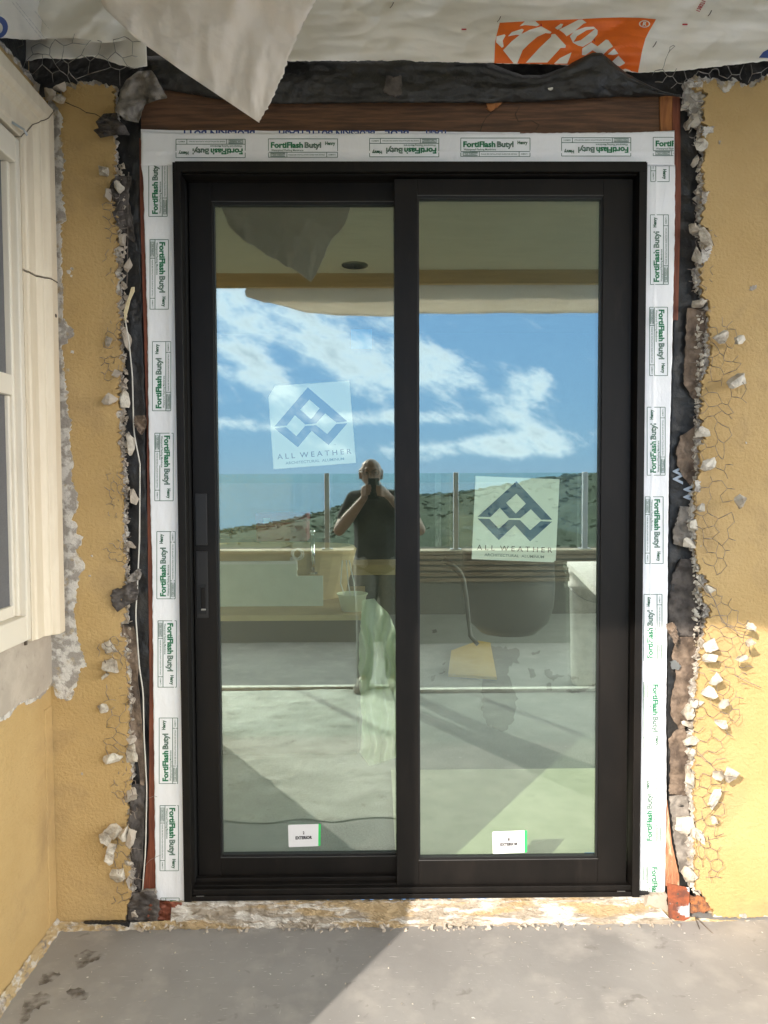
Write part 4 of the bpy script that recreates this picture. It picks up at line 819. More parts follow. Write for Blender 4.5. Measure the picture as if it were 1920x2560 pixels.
# ================================================================== WIRE LATH
def hexwire(name, poly, a, base, amp, keep, seed, lab, m_='wire', r=.00092, rot=0.0, edgefn=None):
    rnd = random.Random(seed); xs = [p[0] for p in poly]; ys = [p[1] for p in poly]; cx, cy = sum(xs)/len(xs), sum(ys)/len(ys); cr_, sr = math.cos(rot), math.sin(rot)
    def inside(x, y):
        c = False; j = len(poly)-1
        for i in range(len(poly)):
            if (poly[i][1] > y) != (poly[j][1] > y) and x < (poly[j][0]-poly[i][0])*(y-poly[i][1])/(poly[j][1]-poly[i][1])+poly[i][0]: c = not c
            j = i
        return c
    R_ = max(max(xs)-min(xs), max(ys)-min(ys)); verts = {}
    h = a*math.sqrt(3); mb = MB()
    def pt(x, y):
        gx = cx+cr_*x-sr*y; gy = cy+sr*x+cr_*y; gx += fr(gx, gy, .015, seed)*a*.9; gy += fr(gx+99, gy, .015, seed+2)*a*.9
        return gx, gy
    cnt = 0
    nI = int(R_/(1.5*a))+3; nJ = int(R_/h)+3
    for i in range(-nI, nI):
        for j in range(-nJ, nJ):
            x = i*1.5*a; y = j*h+(h/2 if i % 2 else 0)
            for k in range(3):
                a0 = math.radians(60*k); a1 = math.radians(60*(k+1))
                p0 = pt(x+a*math.cos(a0), y+a*math.sin(a0)); p1 = pt(x+a*math.cos(a1), y+a*math.sin(a1)); mx_, my = (p0[0]+p1[0])/2, (p0[1]+p1[1])/2
                if not inside(mx_, my) or rnd.random() > keep: continue
                def d(p): return base(p[0], p[1])+fr(p[0], p[1], .02, seed+5)*amp*1.8-.006
                m0 = (mx_+rnd.uniform(-1.5, 1.5), my+rnd.uniform(-1.5, 1.5)); mb.tube([P(*p0, d(p0)), P(*m0, d(m0)), P(*p1, d(p1))], [r*1.0, r*(1.7 if k == 1 else 1), r], 5); cnt += 1
    # loose ends
    o = mb.build(name, M[m_], None, smooth=True, fix=False); tag(o, lab, 'wire', 'chicken wire lath around the door'); return o
bR = lambda u, v: .006-.055*max(0, min(1, (u-1745)/90))
hexwire('chicken_wire', [(1735, 860), (1790, 790), (1860, 830), (1850, 900), (1880, 1000), (1840, 1030), (1830, 1400), (1800, 1440), (1745, 1430), (1735, 1200)], 20, bR, .012, .84, 3, 'long bent chicken wire mesh on the right wall beside the middle of the door', rot=.12)
hexwire('chicken_wire', [(1735, 1440), (1800, 1470), (1870, 1560), (1890, 1640), (1860, 1720), (1860, 1780), (1810, 1880), (1815, 2010), (1800, 2110), (1735, 2110)], 18, lambda u, v: bR(u, v)-.01, .018, .88, 4, 'dense tangled chicken wire mesh on the sunlit lower right wall', rot=.3)
hexwire('chicken_wire', [(1735, 2100), (1790, 2090), (1812, 2170), (1790, 2215), (1760, 2190), (1738, 2180)], 15, lambda u, v: -.02, .02, .95, 5, 'small fan of chicken wire near the foot of the right wall', rot=.5)
hexwire('chicken_wire', [(1745, 400), (1775, 480), (1780, 560), (1800, 620), (1780, 700), (1820, 760), (1760, 800), (1725, 720), (1735, 500)], 14, lambda u, v: .0, .02, .45, 6, 'thin broken chicken wire ends high on the right stucco edge')
hexwire('chicken_wire', [(1620, 170), (1700, 178), (1800, 168), (1960, 160), (1960, 205), (1860, 200), (1780, 195), (1720, 225), (1640, 205)], 18, lambda u, v: -.03, .03, .9, 7, 'grey chicken wire running along the top of the right wall', 'wiregalv', rot=.1)
hexwire('chicken_wire', [(40, 95), (350, 95), (330, 175), (300, 215), (160, 208), (60, 180)], 24, lambda u, v: -.075, .03, .97, 8, 'grey chicken wire sheet across the dark gap at the top left', 'wiregalv', r=.0009, rot=.5)
hexwire('chicken_wire', [(1700, 240), (1755, 235), (1760, 350), (1740, 380), (1710, 300)], 15, lambda u, v: -.01, .02, .8, 17, 'short grey wire cells at the top right corner of the door', 'wiregalv')
for k, (poly, lab, s_) in enumerate([([(252, 485), (300, 480), (315, 560), (300, 610), (262, 600)], 'rusty wire sticking out at the upper left stucco edge', 13), ([(248, 625), (300, 630), (310, 720), (270, 700)], 'wire curls beside the white cord tip on the left', 13), ([(270, 800), (310, 800), (310, 960), (255, 950), (250, 890)], 'wire cells left of the second tape print', 13),
        ([(265, 1180), (320, 1170), (322, 1300), (270, 1290)], 'two stray wires poking over the stucco at lock height on the left', 11), ([(255, 1355), (325, 1330), (325, 1420), (270, 1400)], 'branched wires just above the black flap on the left', 11), ([(238, 1600), (325, 1585), (335, 1700), (262, 1690)], 'wire tangled round two chunks on the lower left', 12),
        ([(262, 1715), (335, 1720), (335, 1900), (258, 1880), (265, 1800)], 'open wire cells low on the left edge', 16), ([(275, 1905), (340, 1905), (345, 2060), (280, 1990)], 'short wire ends above the chunk cluster on the left', 13), ([(255, 2110), (345, 2070), (352, 2200), (330, 2260), (275, 2260), (290, 2190)], 'dark wire tangle at the bottom left edge', 13)]):
    hexwire('chicken_wire', poly, s_, lambda u, v: -.004-.02*max(0, (312-u)/60), .02, .72 if k not in (0, 6) else .9, 50+k, lab, rot=.2*k)
# stray wires
def wire(pts, lab, r=.0011, m_='wire', d=-.03): 
    o = MB().tube([P(p[0], p[1], (p[2] if len(p) > 2 else d)) for p in pts], r, 5).build('stray_wire', M[m_], smooth=True, fix=False); tag(o, lab, 'wire', 'loose wire ends')
wire([(1655, 175), (1660, 165), (1664, 148), (1673, 128), (1682, 120), (1687, 116), (1683, 113), (1675, 118), (1673, 130)], 'thin wire curling up over the house wrap near the orange logo', m_='wiregalv')
wire([(1773, 1480), (1785, 1500), (1797, 1530), (1805, 1555), (1830, 1565), (1866, 1572), (1868, 1550)], 'long rusty wire reaching right to a chunk on the sunlit wall', .0013)
wire([(1745, 1452), (1760, 1468), (1786, 1500), (1800, 1540), (1815, 1562), (1850, 1585), (1872, 1590)], 'second long rusty wire arcing to the shade line on the right', .0013)
wire([(1735, 1870), (1760, 1895), (1790, 1925), (1803, 1935)], 'wire leading to the big white chunk on the right wall', .0013)
wire([(1840, 1690), (1870, 1705), (1903, 1719)], 'straight wire tip pointing right on the sunlit wall', .0013)
wire([(1738, 2295, -.01), (1752, 2330, -.06), (1760, 2350, -.09), (1785, 2365, -.12), (1808, 2375, -.14)], 'wire lying over the floor at the right corner, front strand', .0014)
wire([(1736, 2290, -.01), (1765, 2318, -.05), (1795, 2345, -.09), (1813, 2362, -.10), (1808, 2370, -.12)], 'wire lying over the floor at the right corner, rear strand', .0014)
wire([(1752, 2330, -.06), (1740, 2337, -.07), (1760, 2352, -.09), (1762, 2365, -.1)], 'short hooked wire at the right corner of the floor', .0014)
wire([(1782, 2334, -.07), (1787, 2352, -.1), (1785, 2365, -.12)], 'cross link between the two floor wires at the right corner', .0012)
wire([(373, 1995), (385, 1990), (393, 1992)], 'tiny wire hair on the lower left tape', .0007, 'wiregalv', .01)
wire([(362, 2165), (375, 2150), (395, 2140), (402, 2138)], 'fine wire bridging the stud and the lower left tape', .0007, 'wiregalv', .01)

# white cord and its yellowed tip
o = MB().tube([P(u, v, .008+.004*math.sin(v*.02)) for u, v in resamp([(313, 799), (323, 859), (331, 938), (334, 1065), (337, 1095), (350, 1158), (349, 1348), (343, 1475), (339, 1535), (348, 1665), (358, 1730), (360, 1839), (367, 1969), (364, 2121), (356, 2229)], 60)], .0022, 6).build('cord', M['cord'], smooth=True, fix=False); tag(o, 'thin cream cord hanging down the torn left edge of the door', 'cord')
mb = MB(); prism(mb, [(328, 718), (336, 717), (336, 728), (326, 750), (320, 775), (316, 790), (314, 802), (310, 800), (309, 778), (316, 755), (323, 735)], -.004, -.001); o = mb.build('shim_sliver', M['stick'], bevel=.0008); tag(o, 'pale yellow splinter at the top end of the cream cord', 'splinter')
mb = MB().tube([P(u, v, .014) for u, v in ((322, 430), (320, 520), (319, 640), (317, 717))], .0008, 4); o = mb.build('thin_wire', M['wire'], fix=False); tag(o, 'hair-thin straight wire above the yellow splinter on the left', 'wire')

# ================================================================== STUCCO CHUNKS
def chunk(pu, pv, w_, h_, d, y, seed, label, group, m_=None, elong=0.0, name='stucco_chunk'):
    rnd = random.Random(seed); bm = bmesh.new(); c = P(pu, pv, y); s = (2.4155+y)/F
    for i in range(12):
        v = Vector((rnd.gauss(0, 1), rnd.gauss(0, 1), rnd.gauss(0, 1))).normalized(); k = rnd.uniform(.95, 1.2)
        bm.verts.new((v.x*w_*s/2*k*1.05, v.y*d/2*k, v.z*h_*s/2*k*1.05))
    bmesh.ops.convex_hull(bm, input=bm.verts[:]); bmesh.ops.delete(bm, geom=[v for v in bm.verts if not v.link_faces], context='VERTS')
    bmesh.ops.subdivide_edges(bm, edges=bm.edges[:], cuts=3, use_grid_fill=True)
    sc = min(w_, h_)*s
    for v in bm.verts: v.co += Vector((N.noise(v.co*60+Vector((seed, 0, 0))), N.noise(v.co*60+Vector((0, seed, 5))), N.noise(v.co*60+Vector((9, 0, seed)))))*sc*.07+v.co.normalized()*sc*.05*N.noise(v.co*160+Vector((seed, 3, 0)))
    R_ = Matrix.Rotation(elong, 4, 'Y')
    for v in bm.verts: v.co = c+(R_ @ v.co)
    me = bpy.data.meshes.new(name); bm.to_mesh(me); bm.free(); me.materials.append(m_ or M['stone'])
    o = bpy.data.objects.new(name, me); COL.objects.link(o); tag(o, label, 'stucco chunk', group); return o
RG = 'stucco chunks caught in wire on the right wall'; LG = 'stucco chunks along the left broken edge'
RC = [(1804, 843, 42, 30, 'pale flat chunk at the top of the right wire, beside a smaller one'), (1850, 852, 26, 26, 'small chunk at the end of a wire, right of the topmost pale one'), (1842, 952, 46, 38, 'two-tone cream chunk pinned over the right wire above a black hole'),
 (1756, 1082, 38, 34, 'tan chunk above the shell-shaped one at the right stucco edge'), (1770, 1162, 42, 30, 'shell-shaped chunk at the edge, level with the right sticker'), (1852, 1254, 26, 34, 'lone grey-green chunk far out on the right wire'), (1753, 1268, 24, 22, 'small chunk stuck on the edge, level with the lone grey-green one'),
 (1735, 1312, 32, 26, 'angular cream chunk above a grey one on the black paper'), (1726, 1358, 30, 30, 'grey chunk on black paper right of the lower tape prints'), (1774, 1472, 28, 22, 'light chunk just above the shade line at the edge'), (1877, 1570, 24, 24, 'mauve chunk at the far right end of long wires'),
 (1875, 1607, 20, 20, 'small round white chunk right of the sunlit mesh'), (1779, 1614, 42, 30, 'broad cream chunk at the top of the sunlit mesh'), (1752, 1607, 14, 24, 'narrow white chunk beside the broad cream one'), (1776, 1646, 36, 22, 'flat cream chunk below the broad cream one'),
 (1854, 1646, 30, 24, 'pale broken chunk in the upper sunlit mesh'), (1790, 1697, 38, 32, 'big pinkish cream chunk in the middle of the sunlit mesh'), (1772, 1735, 34, 36, 'rounded tan chunk under the big pinkish one'), (1811, 1760, 28, 24, 'small white wedge right of the rounded tan chunk'),
 (1745, 1762, 28, 24, 'little chunk against the edge under the rounded tan one'), (1722, 1780, 36, 36, 'knobbly cream chunk over the brown paper edge'), (1719, 1808, 34, 22, 'yellow-cream wedge below the knobbly chunk'), (1806, 1806, 36, 32, 'bright white chunk with a large shadow in the sunlit mesh'),
 (1724, 1846, 46, 34, 'wide cream chunk with wires across its face'), (1730, 1885, 20, 28, 'thin chunk below the wide wired one'), (1796, 1938, 28, 26, 'greyish chunk joined to the big white block'), (1824, 1932, 44, 42, 'biggest white block standing out on the right wall'),
 (1783, 1995, 36, 54, 'tall cream chunk low on the right wall'), (1786, 2052, 22, 22, 'small mauve chunk hanging below the tall cream one'), (1720, 1940, 26, 60, 'long upright fragment on the lower right edge'), (1712, 2060, 50, 56, 'heavy cream slab at the lower right edge'), (1742, 2090, 34, 60, 'slanting slab right of the heavy cream one'),
 (1722, 2185, 34, 44, 'split chunk above the rusty bracket'), (1713, 268, 20, 26, 'pale chunk at the top right corner of the opening'), (1738, 300, 30, 34, 'tan chunk under the top right corner'), (1722, 310, 20, 24, 'small darker chunk beside the tan corner one'), (1752, 362, 32, 30, 'white crumbly chunk below the top right corner'),
 (1736, 400, 18, 30, 'narrow brown chunk high on the right edge'), (1735, 577, 34, 38, 'shield-shaped cream chunk, upper right edge'), (1764, 595, 26, 50, 'long cream chunk beside the shield-shaped one'), (1741, 640, 20, 52, 'grey upright chunk below the shield-shaped one'), (1748, 756, 34, 30, 'grey chunk on the edge above the brown paper')]
for k, (u, v, w_, h_, lab) in enumerate(RC):
    far = max(0, (u-1745)/130); y = (-.012-.05*far - (.03 if v > 1590 and u > 1765 else 0)) if u > 1745 else -.004
    chunk(u, v, w_, h_, .030+.012*(k % 3), y, 100+k, lab, RG, elong=random.uniform(-.5, .5) if w_ != h_ else 0)
LCH = [(258, 428, 28, 26, 'pale pebble-like chunk on the yellow stucco near the top left'), (297, 466, 22, 28, 'white chunk on the upper left broken edge'), (271, 488, 14, 34, 'narrow grey chunk hanging left of the folded paper'), (270, 853, 22, 26, 'cream chunk left of the third tape print'), (291, 932, 26, 20, 'grey-mauve lump on the edge below the cream one'),
 (276, 996, 36, 34, 'shell-like grey chunk level with the left sticker'), (275, 1619, 40, 34, 'round cream pebble held in wire, lower left'), (280, 1665, 44, 40, 'slanted cream chunk just under the round pebble'), (263, 1690, 16, 18, 'tiny white chip below the slanted chunk'), (256, 1771, 32, 24, 'flat pale chunk alone on the lower left stucco'),
 (281, 1894, 42, 36, 'big rounded cream chunk on the lower left'), (332, 1885, 32, 56, 'cream chunk wedged between the edge and the paper'), (328, 1850, 24, 26, 'small grey chunk above the wedged one'), (326, 1988, 34, 42, 'grey egg-shaped chunk on the lower left edge'), (331, 1752, 16, 16, 'little grey chunk in the dark gap at lower left'),
 (284, 2078, 44, 36, 'upper lump of the large chunk cluster at lower left'), (262, 2098, 34, 40, 'left lump of the large chunk cluster at lower left'), (308, 2082, 40, 44, 'right lump of the large chunk cluster at lower left'), (276, 2122, 28, 30, 'lowest lump of the large chunk cluster at lower left'), (326, 2092, 30, 50, 'grey lump behind the large cluster, next to the paper'),
 (274, 2147, 40, 26, 'flat cream chunk right below the large cluster'), (322, 2148, 26, 30, 'bright white chunk on the edge below the cluster'), (296, 2188, 44, 34, 'broad pale chunk near the foot of the left edge'), (322, 2200, 26, 34, 'grey chunk beside the broad pale one'), (336, 2288, 18, 32, 'white sliver standing at the left foot of the door'), (348, 2325, 20, 24, 'small chip on the floor edge at the left foot of the door'), (388, 2312, 28, 14, 'flat chip on the curb under the left tape'),
 (318, 660, 20, 40, 'grey lump in the gap beside the left cord tip'), (308, 600, 22, 30, 'grey lump above the cord tip in the left gap'), (312, 850, 26, 60, 'long dark lump in the left gap by the cord'), (312, 1000, 26, 50, 'pale gritty lump in the left gap at sticker height'), (325, 1110, 24, 50, 'pale rough lump beside the cord below the brown scrap'), (337, 1240, 20, 44, 'grey stone in the left gap at lock height'), (325, 1370, 26, 30, 'grey stone in the left gap above the paper tag'),
 (120, 235, 34, 30, 'grey chunk against the top corner of the window trim'), (146, 213, 34, 24, 'round grey chunk in the gap above the left stucco'), (86, 215, 26, 30, 'tan chunk behind the slanting window trim'), (148, 250, 28, 24, 'white flake at the top of the left stucco strip')]
for k, (u, v, w_, h_, lab) in enumerate(LCH):
    y = -.014 if u < 300 else .008
    if v < 260: y = -.03
    if 2060 < v < 2140: y = -.03
    chunk(u, v, w_, h_, .03+.01*(k % 3), y, 300+k, lab, LG, m_=(M['patch'] if any(q in lab for q in ('grey', 'dark', 'tan')) else M['stone']))
# debris filling the left and right gaps
rnd = random.Random(5)
mb = MB()
def crumbs(n, xf, v0, v1, y, lab, m_):
    bm = bmesh.new()
    for i in range(n):
        v_ = rnd.uniform(v0, v1); u_ = xf(v_)+rnd.uniform(-9, 9); c = P(u_, v_, y+rnd.uniform(-.006, .006)); s = rnd.uniform(.003, .011)
        vs = [bm.verts.new(c+Vector((rnd.gauss(0, 1), rnd.gauss(0, 1), rnd.gauss(0, 1))).normalized()*s*rnd.uniform(.7, 1.2)) for _ in range(7)]
        bmesh.ops.convex_hull(bm, input=vs)
    me = bpy.data.meshes.new('plaster_crumbs'); bm.to_mesh(me); bm.free(); me.materials.append(m_); o = bpy.data.objects.new('plaster_crumbs', me); COL.objects.link(o); tag(o, lab, 'debris', kind='stuff')
crumbs(620, lambda v: 300+(v-400)*.014, 410, 2240, .016, 'plaster crumbs along the left broken stucco edge', M['patch'])
crumbs(620, lambda v: 1752-(v-400)*.008, 240, 2240, .012, 'plaster crumbs along the right broken stucco edge', M['stone'])
crumbs(120, lambda v: rnd.uniform(330, 1700), 2312, 2330, -.040, 'fine rubble along the foot of the door curb', M['patch'])
bm = bmesh.new()
for i in range(90):
    c = Vector((rnd.uniform(-1.1, 1.35), -abs(rnd.gauss(0, .28))-.03, ZF+.002)); s_ = rnd.uniform(.0012, .0045)
    vs = [bm.verts.new(c+Vector((rnd.gauss(0, 1), rnd.gauss(0, 1), rnd.uniform(0, 1))).normalized()*s_) for _ in range(6)]; bmesh.ops.convex_hull(bm, input=vs)
me = bpy.data.meshes.new('floor_grit'); bm.to_mesh(me); bm.free(); me.materials.append(M['stone']); o = bpy.data.objects.new('floor_grit', me); COL.objects.link(o); tag(o, 'pale plaster grit scattered on the patio floor', 'debris', kind='stuff')

# rusty bracket, shims
bk = thing('steel_bracket', 'rusty galvanised bracket at the bottom right corner of the door', 'bracket', P(1700, 2296, -.01))
mb = MB(); prism(mb, [(1668, 2209), (1724, 2220), (1724, 2296), (1710, 2303), (1690, 2301), (1672, 2294)], -.014, -.010); mb.build('plate', M['rust'], bk, bevel=.001)
mb = MB(); prism(mb, jag([(1725, 2238), (1760, 2245), (1772, 2262), (1780, 2275), (1760, 2282), (1726, 2281)], 4, 3, 5, fs=.1), .0, .006); mb.build('rusted_fin', mat('orange_rust', (.40, .15, .05), (.12, .06, .04), 40, .95, .8, 90), bk)
mb = MB(); [mb.tube([P(u, v, -.0145), P(u, v, -.011)], .004, 8) for u, v in ((1694, 2234), (1692, 2257), (1694, 2292))]; mb.build('screw_hole', M['crack'], bk)
mb = MB(); prism(mb, [(1595, 2231), (1622, 2231), (1622, 2237), (1595, 2237)], .01, .03); o = mb.build('shim', M['gasket']); tag(o, 'small black shim under the foot of the right tape', 'shim')
mb = MB(); prism(mb, jag([(1622, 2238), (1668, 2236), (1672, 2296), (1620, 2300), (1612, 2270)], 5, 4, 6, fs=.08), .006, .03); o = mb.build('mortar_lump', M['patch']); tag(o, 'tan mortar lump between the curb and the rusty bracket', 'mortar')
mb = MB(); prism(mb, jag([(352, 2228), (388, 2222), (390, 2250), (372, 2255), (350, 2250)], 5, 3, 6, fs=.08), .004, .014); o = mb.build('flashing_offcut', M['greypaper']); tag(o, 'grey flashing offcut at the foot of the left tape', 'flashing')

# ================================================================== PORCH ROOF and what lies beyond the patio (mirrored in the glass)
SB = 3.1
zc_ = RF(760, 683, SB).z; zbm = RF(760, 717, SB).z; zfb = RF(960, 788, SB+.04).z
print('ceiling', zc_, 'beam', zbm, 'wrap', zfb)
pr = thing('porch_roof', 'tan stuccoed porch ceiling with a timber edge beam over the patio', 'roof', (0, -1.5, zc_))
mb = MB(); mb.box((-3.2, -SB+.002, zc_), (4.2, .02, zc_+.15)); mb.box((-3.2, -SB-.45, zc_+.02), (4.2, -SB+.0015, zc_+.15)); mb.build('ceiling', M['soffit'], pr)
mb = MB(); mb.box((-3.2, -SB-.045, zbm), (4.2, -SB, zc_+.019)); mb.build('edge_beam', M['beam'], pr)
hole = RF(887, 663, 2.5); hole = CAM+(P(887, 663, 1)-CAM)*((zc_-CAM.z)/(P(887, 663, 1)-CAM).z); hy = -(hole.y-2*GL)
mb = MB(); mb.lathe([(.085, 0), (.090, -.004), (.096, -.004), (.098, 0)], (hole.x, hy, zc_-.0005), 32); mb.build('light_cutout_rim', M['crack'], pr)
mb = MB(); mb.lathe([(0, -.001), (.085, -.001)], (hole.x, hy, zc_-.0004), 32); mb.build('light_cutout', M['dark'], pr)
mb = MB(); mb.tube([(hole.x, hy, zc_), (hole.x, hy, zc_-.03)], .003, 6); mb.build('cut_wire', M['dark'], pr)
# strip of house wrap stapled to the beam
ew = thing('house_wrap_strip', 'long strip of house wrap hanging from the porch edge beam', 'house wrap', (0, -SB-.06, zbm))
mb = MB(); nu, nv = 160, 14
bl_ = [(624, 742), (640, 757), (632, 775), (636, 770), (665, 755), (700, 762), (760, 780), (840, 788), (960, 790), (1100, 789), (1500, 788), (2400, 800)]
xl = RF(618, 740, SB+.06).x
for i in range(nu):
    q = i/(nu-1); x = xl+(4.1-xl)*q
    u = 930+(x-CAM.x)/(SB+2.4155+2*GL+.06)*F
    low = zfb if u > 960 else RF(max(u, 640), cv(bl_[4:], max(u, 666)), SB+.06).z
    if u < 660: low = RF(u, 757+(660-u)*-.35, SB+.06).z
    for j in range(nv): t_ = j/(nv-1); z = zc_+.01+(low-zc_-.01)*t_; mb.v.append(Vector((x+.02*math.sin(t_*6)*(i == 0), -SB-.06-.03*fr(x*3, z*3, 1, 3)-.02*t_, z)))
for i in range(nu-1):
    for j in range(nv-1): k = i*nv+j; mb.f.append((k, k+1, k+nv+1, k+nv)); mb.m.append(0)
mb.build('strip', M['flap'], ew, smooth=True, fix=False, solid=.0005)
# end corner of the house wing
wg = thing('house_wing', 'yellow stucco end of the house wing left of the patio', 'wall', (-2.2, YE, ZF))
mb = MB(); mb.box((-3.2, YE+.01, ZF-.05), (XW-.241, YE+.25, TOPZ+.1)); mb.build('stucco_face', M['stucco'], wg)
# threshold strip and lower patio
st = MB(); zq = ZF; ys = -RF(760, 1725, 2.6).y
stp = [CAM+(P(u, 1726, 1)-CAM)*((ZF-CAM.z)/(P(u, 1726, 1)-CAM).z) for u in (600,)][0]; ys = -(stp.y-2*GL)
st.box((XW-2.0, ys-.055, ZF-.02), (3.6, ys, ZF+.022)); o = st.build('threshold_strip', M['strip'], None, bevel=.004); tag(o, 'white dusty threshold strip across the patio behind the photographer', 'threshold')
# parapet with rail
SP = 4.15; hp = RF(760, 1376, SP).z
pw = thing('parapet_wall', 'low grey stucco parapet with dark wood cap carrying the glass railing', 'wall', (0, -SP, ZF))
mb = MB(); mb.box((-6, -SP-.18, ZF-.3), (8, -SP, hp-.035)); mb.build('stucco_face', M['parapet'], pw)
mb = MB(); mb.box((-6, -SP-.20, hp-.0345), (8, -SP+.02, hp)); mb.build('wood_cap', M['slat'], pw, bevel=.004)
mb = MB()
for k in range(5): mb.box((-.1, -SP+.003, hp-.075-k*.052), (8, -SP+.018, hp-.040-k*.052))
mb.build('slat_cladding', M['slat'], pw)
rl = thing('glass_railing', 'glass railing with steel posts standing on the parapet', 'railing', (0, -SP-.09, hp))
zr2 = RF(760, 1183, SP+.09).z; pxs = [RF(u, 1300, SP+.09).x for u in (818, 1137)]; dpx = pxs[1]-pxs[0]
xs = [pxs[0]-dpx*3, pxs[0]-dpx*2, pxs[0]-dpx, pxs[0], pxs[1], pxs[1]+dpx, pxs[1]+2*dpx, pxs[1]+3*dpx]
for x in xs:
    mb = MB(); mb.box((x-.022, -SP-.115, hp), (x+.022, -SP-.065, zr2)); mb.box((x-.05, -SP-.14, hp+.0005), (x+.05, -SP-.04, hp+.01)); mb.build('post', M['steel'], rl, bevel=.003)
for a, b in zip(xs, xs[1:]):
    mb = MB(); mb.box((a+.03, -SP-.094, hp+.03), (b-.03, -SP-.084, zr2-.005)); mb.build('glass_panel', M['railglass'], rl)

# sea and hills
o = MB().add([(-60000, -40, -118), (60000, -40, -118), (60000, -45000, -118), (-60000, -45000, -118)], [(0, 1, 2, 3)]).build('sea', M['sea'], fix=False); tag(o, kind='structure')
def dirpt(u, v, dist):  # a point dist metres away in the mirrored direction (u,v)
    p = P(u, v, dist); return Vector((p.x, -p.y, p.z))
ridge = [(200, 1345), (450, 1322), (548, 1312), (600, 1306), (650, 1300), (720, 1285), (800, 1268), (860, 1248), (920, 1236), (985, 1228), (1040, 1225), (1100, 1226), (1180, 1216), (1260, 1204), (1340, 1190), (1420, 1180), (1505, 1172), (1700, 1158), (2000, 1140), (2400, 1130)]
mb = MB(); rg = resamp(ridge, 220); ND = 60
for i, (u, v) in enumerate(rg):
    D0 = 520-(u-548)*.16
    for j in range(ND):
        q = j/(ND-1); dist = 25+(D0-25)*q; v0 = 1197+(v-1197)*1.0
        # height along the line of sight climbs to the ridge, lower in front
        zt_ = CAM.z+(1197-v)/F*D0
        base = -38*(1-q)**1.3*1.0-3
        z = base*(1-q**2)+zt_*(q**2)+fr(u*.02*q+3, dist*.03, 1, 7)*4*min(1, (1-q)*3+.12)
        z = min(z, CAM.z+(1197-(v+5))/F*dist-(.02*dist*(1-q)))
        x = (u-930)/F*dist; mb.v.append(Vector((x, -dist, z)))
    for j in range(3): mb.v.append(Vector(((u-930)/F*(D0+40*(j+1)), -(D0+40*(j+1)), (CAM.z+(1197-v)/F*D0)-40*(j+1)*(1 if u < 1100 else .4))))
W3 = ND+3
for i in range(219):
    for j in range(W3-1): k = i*W3+j; mb.f.append((k, k+1, k+W3+1, k+W3)); mb.m.append(0)
o = mb.build('hillside', M['hill'], smooth=True, fix=False); tag(o, kind='structure')
mb = MB().box((-200, -42, -60), (200, -4.35, -12)); 
o = MB().add([(-40, -4.3, -3.2), (40, -4.3, -3.2), (40, -60, -24), (-40, -60, -24)], [(0, 1, 2, 3)]).build('garden_slope', M['hill'], fix=False); tag(o, kind='structure')
# scrub growing along the ridge and slopes
rnd = random.Random(3); bm = bmesh.new()
for k in range(2400):
    i = rnd.randrange(219); u, v = rg[i]; D0 = 520-(u-548)*.16; q = 1-abs(rnd.gauss(0, .30)) if rnd.random() < .6 else rnd.uniform(.15, 1)
    if q < .12: continue
    j = min(ND-1, max(0, int(q*(ND-1)))); c = mb_v = o_h = None
    p = bpy.data.objects['hillside'].data.vertices[i*W3+j].co; s = rnd.uniform(.5, 2.0)*(.4+.6*q)
    for _ in range(9):
        pass
    vs = [bm.verts.new(Vector(p)+Vector((rnd.gauss(0, .7)*s, rnd.gauss(0, .7)*s, rnd.uniform(-.2, .85)*s))) for _ in range(10)]
    bmesh.ops.convex_hull(bm, input=vs)
me = bpy.data.meshes.new('hill_scrub'); bm.to_mesh(me); bm.free(); me.materials.append(M['bush']); o = bpy.data.objects.new('hill_scrub', me); COL.objects.link(o); tag(o, 'dark scrub covering the distant ridge above the sea', 'scrub', kind='stuff')

# painter's cloth
mb = MB(); rgx = 120; rgy = 100
for i in range(rgx+1):
    for j in range(rgy+1):
        x = XW-.02+(.02-XW)*i/rgx; y = -.57-(2.56-.57)*j/rgy
        e = nz1(i, 1, .05, 8)*.05*(1-j/rgy); e2 = nz1(j, 4, .04, 8)*.04*(i/rgx)**2
        z = ZF+.004+min(1, j/10+.05)*(.002+.010*max(0, fr(x*4, y*6, 1, 3, 4))+.012*max(0, .35-abs(nz1(x*2+y, y*5, 1, 4))*1.5))
        mb.v.append(Vector((x+e2, y+e, z)))
for i in range(rgx):
    for j in range(rgy): k = i*(rgy+1)+j; mb.f.append((k, k+1, k+rgy+2, k+rgy+1)); mb.m.append(0)
o = mb.build('drop_cloth', mat('dusty_canvas', (.62, .62, .58), (.50, .50, .46), 5, .95, .5, 60, c3=(.38, .36, .32), s3=11, lo3=.60, hi3=.72), None, smooth=True, fix=False); tag(o, 'dusty white canvas spread over the patio floor in front of the photographer', 'drop cloth')
# plank on trestles, bucket : beside the photographer
pk = thing('plank', 'whitewashed scaffold plank laid across two drums on the patio', 'plank', (1.1, -2, .77))
mb = MB(); a = [Vector((1.04, -1.15, ZF+.875)), Vector((1.26, -1.15, ZF+.875)), Vector((1.52, -2.95, ZF+.875)), Vector((1.30, -2.95, ZF+.875))]
mb.v = a+[v-Vector((0, 0, .038)) for v in a]; mb.f = [(0, 1, 2, 3), (7, 6, 5, 4)]+[(i, i+4, (i+1) % 4+4, (i+1) % 4) for i in range(4)]; mb.m = [0]*6; mb.build('board', M['strip'], pk, bevel=.004)
dm = thing('paint_drum', 'grey steel drum holding up the near end of the whitewashed plank', 'drum', (1.36, -1.36, ZF))
mb = MB(); mb.lathe([(0, 0), (.2, 0), (.2, .27), (.206, .28), (.2, .29), (.2, .56), (.206, .57), (.2, .58), (.2, .80), (.206, .835), (.19, .835), (.19, .82), (0, .82)], (1.38, -1.36, ZF), 36); mb.build('shell', M['steel'], dm, smooth=True)
dm['group'] = 'drums under the plank'
